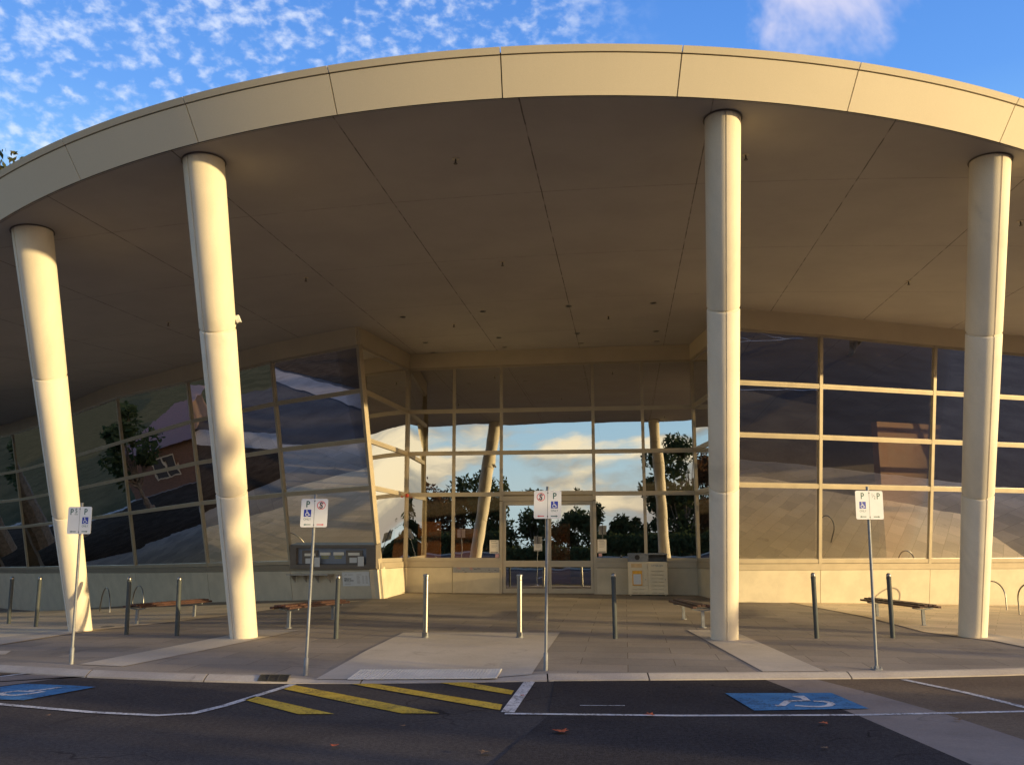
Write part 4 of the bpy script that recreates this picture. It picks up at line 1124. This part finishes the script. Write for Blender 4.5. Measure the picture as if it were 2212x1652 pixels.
# drain grate in the kerb, pit cover on the plaza
xa, xb = on_z(*nat((640, 1702)), .03).x, on_z(*nat((716, 1702)), .03).x
def kq(s_, t_):
    x = xa + (xb - xa) * s_; y = yk(x) + .012 + .19 * t_; z = (kt(x) * (.25 + .65 * min(1, (y - yk(x)) / .11)) if y < yk(x) + .11 else .0665); return Vector((x, y, max(z, .02)))
mb = MB()
for k in range(9): mb.slab([kq(.02, k / 9 + .03), kq(.98, k / 9 + .03), kq(.98, (k + .6) / 9), kq(.02, (k + .6) / 9)], (0, -.4, .9), .004, .012)
for s_ in (0, .32, .65, .97): mb.slab([kq(s_, 0), kq(s_ + .03, 0), kq(s_ + .03, .55), kq(s_, .55)], (0, -.4, .9), .0045, .011); mb.slab([kq(s_, .56), kq(s_ + .03, .56), kq(s_ + .03, 1), kq(s_, 1)], (0, -.1, .9), .0045, .0125)
GR = tag(mb.build('drain_grate', M['grate']), 'dark iron drain grate set in the kerb below the second sign', 'drain grate')
mb = MB(); mb.add([kq(0, 0) + Vector((0, -.001, .003)), kq(1, 0) + Vector((0, -.001, .003)), kq(1, .54) + Vector((0, -.001, .003)), kq(0, .54) + Vector((0, -.001, .003)), kq(1, 1) + Vector((0, 0, .003)), kq(0, 1) + Vector((0, 0, .003))], [(0, 1, 2, 3), (3, 2, 4, 5)]); mb.build('pit', M['black'], GR)
P = gn(270, 1567); mb = MB(); mb.lathe([(.13, 0), (.13, .006), (.115, .009)], 24); o = mb.build('pit_cover', M['grate']); o.location = (P.x, P.y, zp(P.x, P.y) + .004)
tag(o, 'small dark round pit cover in the paving near the first column', 'pit cover')

# fallen leaves
def leaf(x, y, size, mat, rz, label, plaza=False):
    P = gn(x, y) if plaza else Vector((*rn(x, y), 0)); 
    if plaza: P.z = zp(P.x, P.y) + .004
    else: P.z = .018
    pts = [(0, -.5), (.18, -.3), (.45, -.28), (.32, -.02), (.5, .2), (.2, .2), (0, .55), (-.2, .22), (-.5, .2), (-.3, 0), (-.42, -.3), (-.15, -.28)]
    mb = MB(); vs = [(0, 0, size * .10)] + [(px_ * size, py_ * size, size * (.02 + .32 * (abs(px_) ** 1.5) + .06 * random.random())) for px_, py_ in pts]
    mb.add(vs, [(0, i + 1, (i + 1) % 12 + 1) for i in range(12)])
    o = mb.build('fallen_leaf', mat); o.location = P; o.rotation_euler = (0, 0, rz); tag(o, label, 'leaf', 'fallen leaves on the road')
leaf(1402, 1834, .14, M['leaf_red'], .4, 'large red fallen leaf on the dark asphalt in front of the crossing')
leaf(1623, 1792, .11, M['leaf_red'], 1.4, 'small red leaf lying on the white bay line')
leaf(1307, 1743, .07, M['leaf_red'], 2.0, 'small orange leaf beside the short white bay line')
leaf(2059, 1813, .085, M['leaf_red'], .9, 'orange leaf on the road below the blue wheelchair patch')
leaf(1212, 1887, .09, M['leaf_brown'], 2.6, 'pale dry leaf on the asphalt at the bottom centre')
leaf(2394, 1804, .075, M['leaf_brown'], .1, 'dry leaf on the concrete band at the right')
leaf(2062, 1875, .06, M['leaf_brown'], 1.1, 'tiny brown leaf on dark asphalt at lower right')
leaf(2165, 1735, .055, M['leaf_brown'], 1.7, 'tiny brown leaf on the concrete just above the blue patch')
leaf(1006, 1819, .06, M['leaf_brown'], .7, 'tiny brown leaf on the asphalt below the yellow hatching')
leaf(836, 1869, .075, M['leaf_red'], .2, 'dull red leaf on the asphalt at lower left')
leaf(119, 1792, .05, M['leaf_brown'], 1.2, 'tiny pale leaf below the left bay line')
leaf(1477, 1701, .06, M['leaf_red'], .6, 'red leaf in the gutter against the kerb')
leaf(856, 1507, .16, M['leaf_red'], .6, 'bright red leaf on the paving at the end of the reddish bench', True)

# ------------------------------------------------------------------ trees
def tree(x, y, h, rad, label, leafm, n, trunk_h=.35, seed=1, lsize=.22, group='trees behind the car park', squash=1.0, gap=.5, z=0.0, lean=0.0, dens=1.0):
    rnd = random.Random(seed); e = empty('tree', (x, y, z)); tag(e, label, 'tree', group)
    tr = MB(); th = h * trunk_h; r0 = max(.06, h * .022)
    pts = [Vector((0, 0, -.1)), Vector((lean * .3, .1, th * .5)), Vector((lean * .7, 0, th)), Vector((lean, .1, h * .7))]
    tr.tube(pts, [r0 * 1.25, r0, r0 * .8, r0 * .3], 10)
    cl = []
    for k in range(int(20 * dens) + 3):
        a = rnd.uniform(0, 2 * pi); rr = rad * sqrt(rnd.uniform(.05, .9)); zz = th + (h - th) * rnd.uniform(.08, .98)
        prof = sin(pi * min(1, max(.12, (zz - th * .8) / (h - th * .75)))) ** .6
        c = Vector((lean + rr * cos(a) * prof, rr * sin(a) * prof, zz)); cl.append((c, rad * rnd.uniform(.22, .42)))
        s = pts[1].lerp(pts[2], rnd.random()) if rnd.random() < .6 else pts[2].lerp(pts[3], rnd.random() * .7)
        mid = s.lerp(c, .55) + Vector((0, 0, -.05 * h * rnd.random()))
        tr.tube([s, mid, c], [r0 * .42, r0 * .25, r0 * .08], 6, cap=False)
    tr.build('trunk', M['bark'], e, smooth=True)
    mb = MB()
    for k in range(n):
        c, r = cl[k % len(cl)]
        d = Vector((rnd.gauss(0, 1), rnd.gauss(0, 1), rnd.gauss(0, .75))); d = d.normalized() * (r * rnd.random() ** .45)
        p = c + d
        u = Vector((rnd.gauss(0, 1), rnd.gauss(0, 1), rnd.gauss(0, 1))).normalized(); v = u.cross(Vector((rnd.gauss(0, 1), rnd.gauss(0, 1), rnd.gauss(0, 1)))).normalized()
        s = lsize * rnd.uniform(.6, 1.4); u *= s; v *= s * .45
        mb.add([p - u, p + v, p + u, p - v], [(0, 1, 2, 3)])
    mb.build('crown', leafm, e)
TG = 'trees behind the car park'
tree(-30, -33, 8.6, 4.4, 'broad reddish brown tree farthest left behind the car park', M['leaf_c'], 6500, .14, 11, lsize=.24)
tree(-24, -34, 8.3, 4.2, 'broad tree second from the left behind the car park', M['leaf_c'], 6500, .14, 12, lsize=.24)
tree(-18.5, -36, 7.2, 3.4, 'round tree mirrored beside the column in the entrance glass', M['leaf_b'], 5000, .12, 13, lsize=.24)
tree(-13, -35, 4.8, 3.2, 'low dark tree mirrored in the left entrance door', M['leaf_b'], 4500, .08, 14, lsize=.22)
tree(-9.0, -37, 5.0, 2.9, 'dark tree mirrored in the right entrance door', M['leaf_b'], 4000, .08, 15, lsize=.22)
tree(1.2, -36, 11.2, 3.8, 'tall dark tree mirrored at the right end of the entrance glass', M['leaf_b'], 8000, .08, 16, lsize=.24)
tree(-4.4, -39, 3.2, 2.3, 'low bush like tree left of the tall dark tree', M['leaf_b'], 3000, .06, 17, lsize=.22)
tree(-40, -42, 6.5, 5.0, 'distant broad tree behind the far left of the car park', M['leaf_b'], 4000, .12, 18, lsize=.3)
tree(6.5, -40, 6.0, 4.0, 'wide tree behind the middle of the car park', M['leaf_b'], 4000, .1, 19, lsize=.26)
def hedge(x0, x1, y, h, w_, n, label, seed):
    rnd = random.Random(seed); e = tag(empty('hedge', (x0, y, 0)), label, 'hedge'); mb = MB()
    for k in range(n):
        p = Vector((rnd.uniform(0, x1 - x0), rnd.uniform(-w_, w_), h * rnd.random() ** .6 * (.8 + .2 * sin(k * .37)))); u = Vector((rnd.gauss(0, 1), rnd.gauss(0, 1), rnd.gauss(0, 1))).normalized() * .2
        v = u.cross(Vector((rnd.gauss(0, 1), rnd.gauss(0, 1), rnd.gauss(0, 1)))).normalized() * .11; mb.add([p - u, p + v, p + u, p - v], [(0, 1, 2, 3)])
    mb.build('foliage', M['leaf_b'], e)
    mb = MB()
    for k in range(int((x1 - x0) / 1.1)): mb.tube([(k * 1.1 + .5, 0, -.05), (k * 1.1 + .5, .05, h * .6)], [.03, .012], 6)
    mb.build('stems', M['bark'], e)
hedge(-34, 9, -25.6, 1.9, .8, 14000, 'long dark hedge along the far side of the car park', 77)
# garden, path and brick house on the left, mirrored in the left wing
mulch = groundmat('dark bark mulch', (.035, .024, .016), (.06, .042, .028), 1.5, .95, .4, .6)
road_sheet('garden_bed', [[(-60, -12), (-19, -9), (-17.5, 2), (-19.5, 9), (-24, 14), (-60, 15)]], .03, mulch)
road_sheet('garden_path', [nline([(-60, 15.9), (-25, 15.2), (-19.6, 10.2), (-16.6, 2), (-18, -10)], 1.5)[i] for i in range(4)], .035, M['roadcon'])
drape('garden_bed', [(-44, 34), (-26, 24), (-24.5, 26), (-24, 33), (-30, 46), (-32, 60), (-44, 60)], .012, mulch, 1.2)
HS = tag(empty('brick_house', (-49.5, 40, -1.3)), 'low brown brick house with a tiled roof left of the plaza', 'house')
brick = pbr('brown brick', (.11, .06, .04), .85, var=.2, scale=7, bump=.1)
mb = MB(); mb.box((-5, -7, 0), (5, 7, 3.2)); mb.build('wall', brick, HS)
mb = MB(); mb.add([(-5.6, -7.6, 3.15), (5.6, -7.6, 3.15), (5.6, 7.6, 3.15), (-5.6, 7.6, 3.15), (0, -3.5, 5.4), (0, 3.5, 5.4)], [(0, 1, 4), (1, 2, 5, 4), (2, 3, 5), (3, 0, 4, 5), (3, 2, 1, 0)]); mb.build('roof', pbr('roof tile', (.12, .06, .045), .8), HS)
for yw in (-4.2, 0, 4.0):
    mb = MB()
    for a_, b_ in (((5.01, yw - .9, 1.0), (5.06, yw - .82, 2.5)), ((5.01, yw + .82, 1.0), (5.06, yw + .9, 2.5)), ((5.01, yw - .04, 1.08), (5.06, yw + .04, 2.42)), ((5.01, yw - .819, 1.0), (5.06, yw + .819, 1.08)), ((5.01, yw - .819, 2.42), (5.06, yw + .819, 2.5))): mb.box(a_, b_)
    wf = mb.build('window', M['frame'], HS); mb = MB(); mb.add([(5.02, yw - .82, 1.08), (5.02, yw + .82, 1.08), (5.02, yw + .82, 2.42), (5.02, yw - .82, 2.42)], [(0, 1, 2, 3)]); mb.build('pane', M['dark'], wf)
tree(-38, 43, 6.5, 2.4, 'garden tree in the mulch bed left of the plaza', M['leaf_b'], 2200, .3, 41, group='garden trees left of the plaza', z=-1)
tree(-41, 34, 7.5, 2.6, 'taller garden tree in front of the brick house', M['leaf_a'], 2200, .35, 42, group='garden trees left of the plaza', z=-.9)
tree(-34, 50, 5.5, 2.2, 'garden tree beside the path end left of the plaza', M['leaf_b'], 1800, .3, 43, group='garden trees left of the plaza', z=-1)
# trees out to the right that shade the lower columns
SG = 'street trees to the right'
tree(32.8, -5.2, 8.9, 1.3, 'slim street tree beyond the right side of the road', M['leaf_a'], 1700, .10, 21, group=SG, dens=1.1, lsize=.19)
tree(33.8, -3.4, 7.6, 1.2, 'small street tree just beside the slim one on the right', M['leaf_a'], 1200, .10, 22, group=SG, dens=1.0, lsize=.19)
tree(31.2, -9.0, 7.6, 2.4, 'unseen rounded tree third along the right, added to shade the road', M['leaf_b'], 2200, .06, 24, group=SG, lsize=.24)  # this and the next two are unseen, added to keep sun off the road
tree(29.4, -13.0, 6.6, 2.6, 'unseen rounded tree fourth along the right, added to shade the road', M['leaf_b'], 2400, .06, 25, group=SG, lsize=.24)
tree(27.2, -17.2, 6.4, 2.6, 'unseen rounded tree fifth along the right, added to shade the road', M['leaf_a'], 2400, .06, 26, group=SG, lsize=.24)
tree(34.9, 1.6, 4.2, .8, 'low shrub beside the road far to the right', M['leaf_b'], 420, .1, 23, group=SG)
# gum tree whose crown shows above the roof at the left edge
tree(-30.9, 45, 25.5, 4.8, 'tall grey green gum tree showing above the roof at the far left', M['leaf_a'], 9000, .4, 31, lsize=.22, group='gum trees behind the building', z=0)
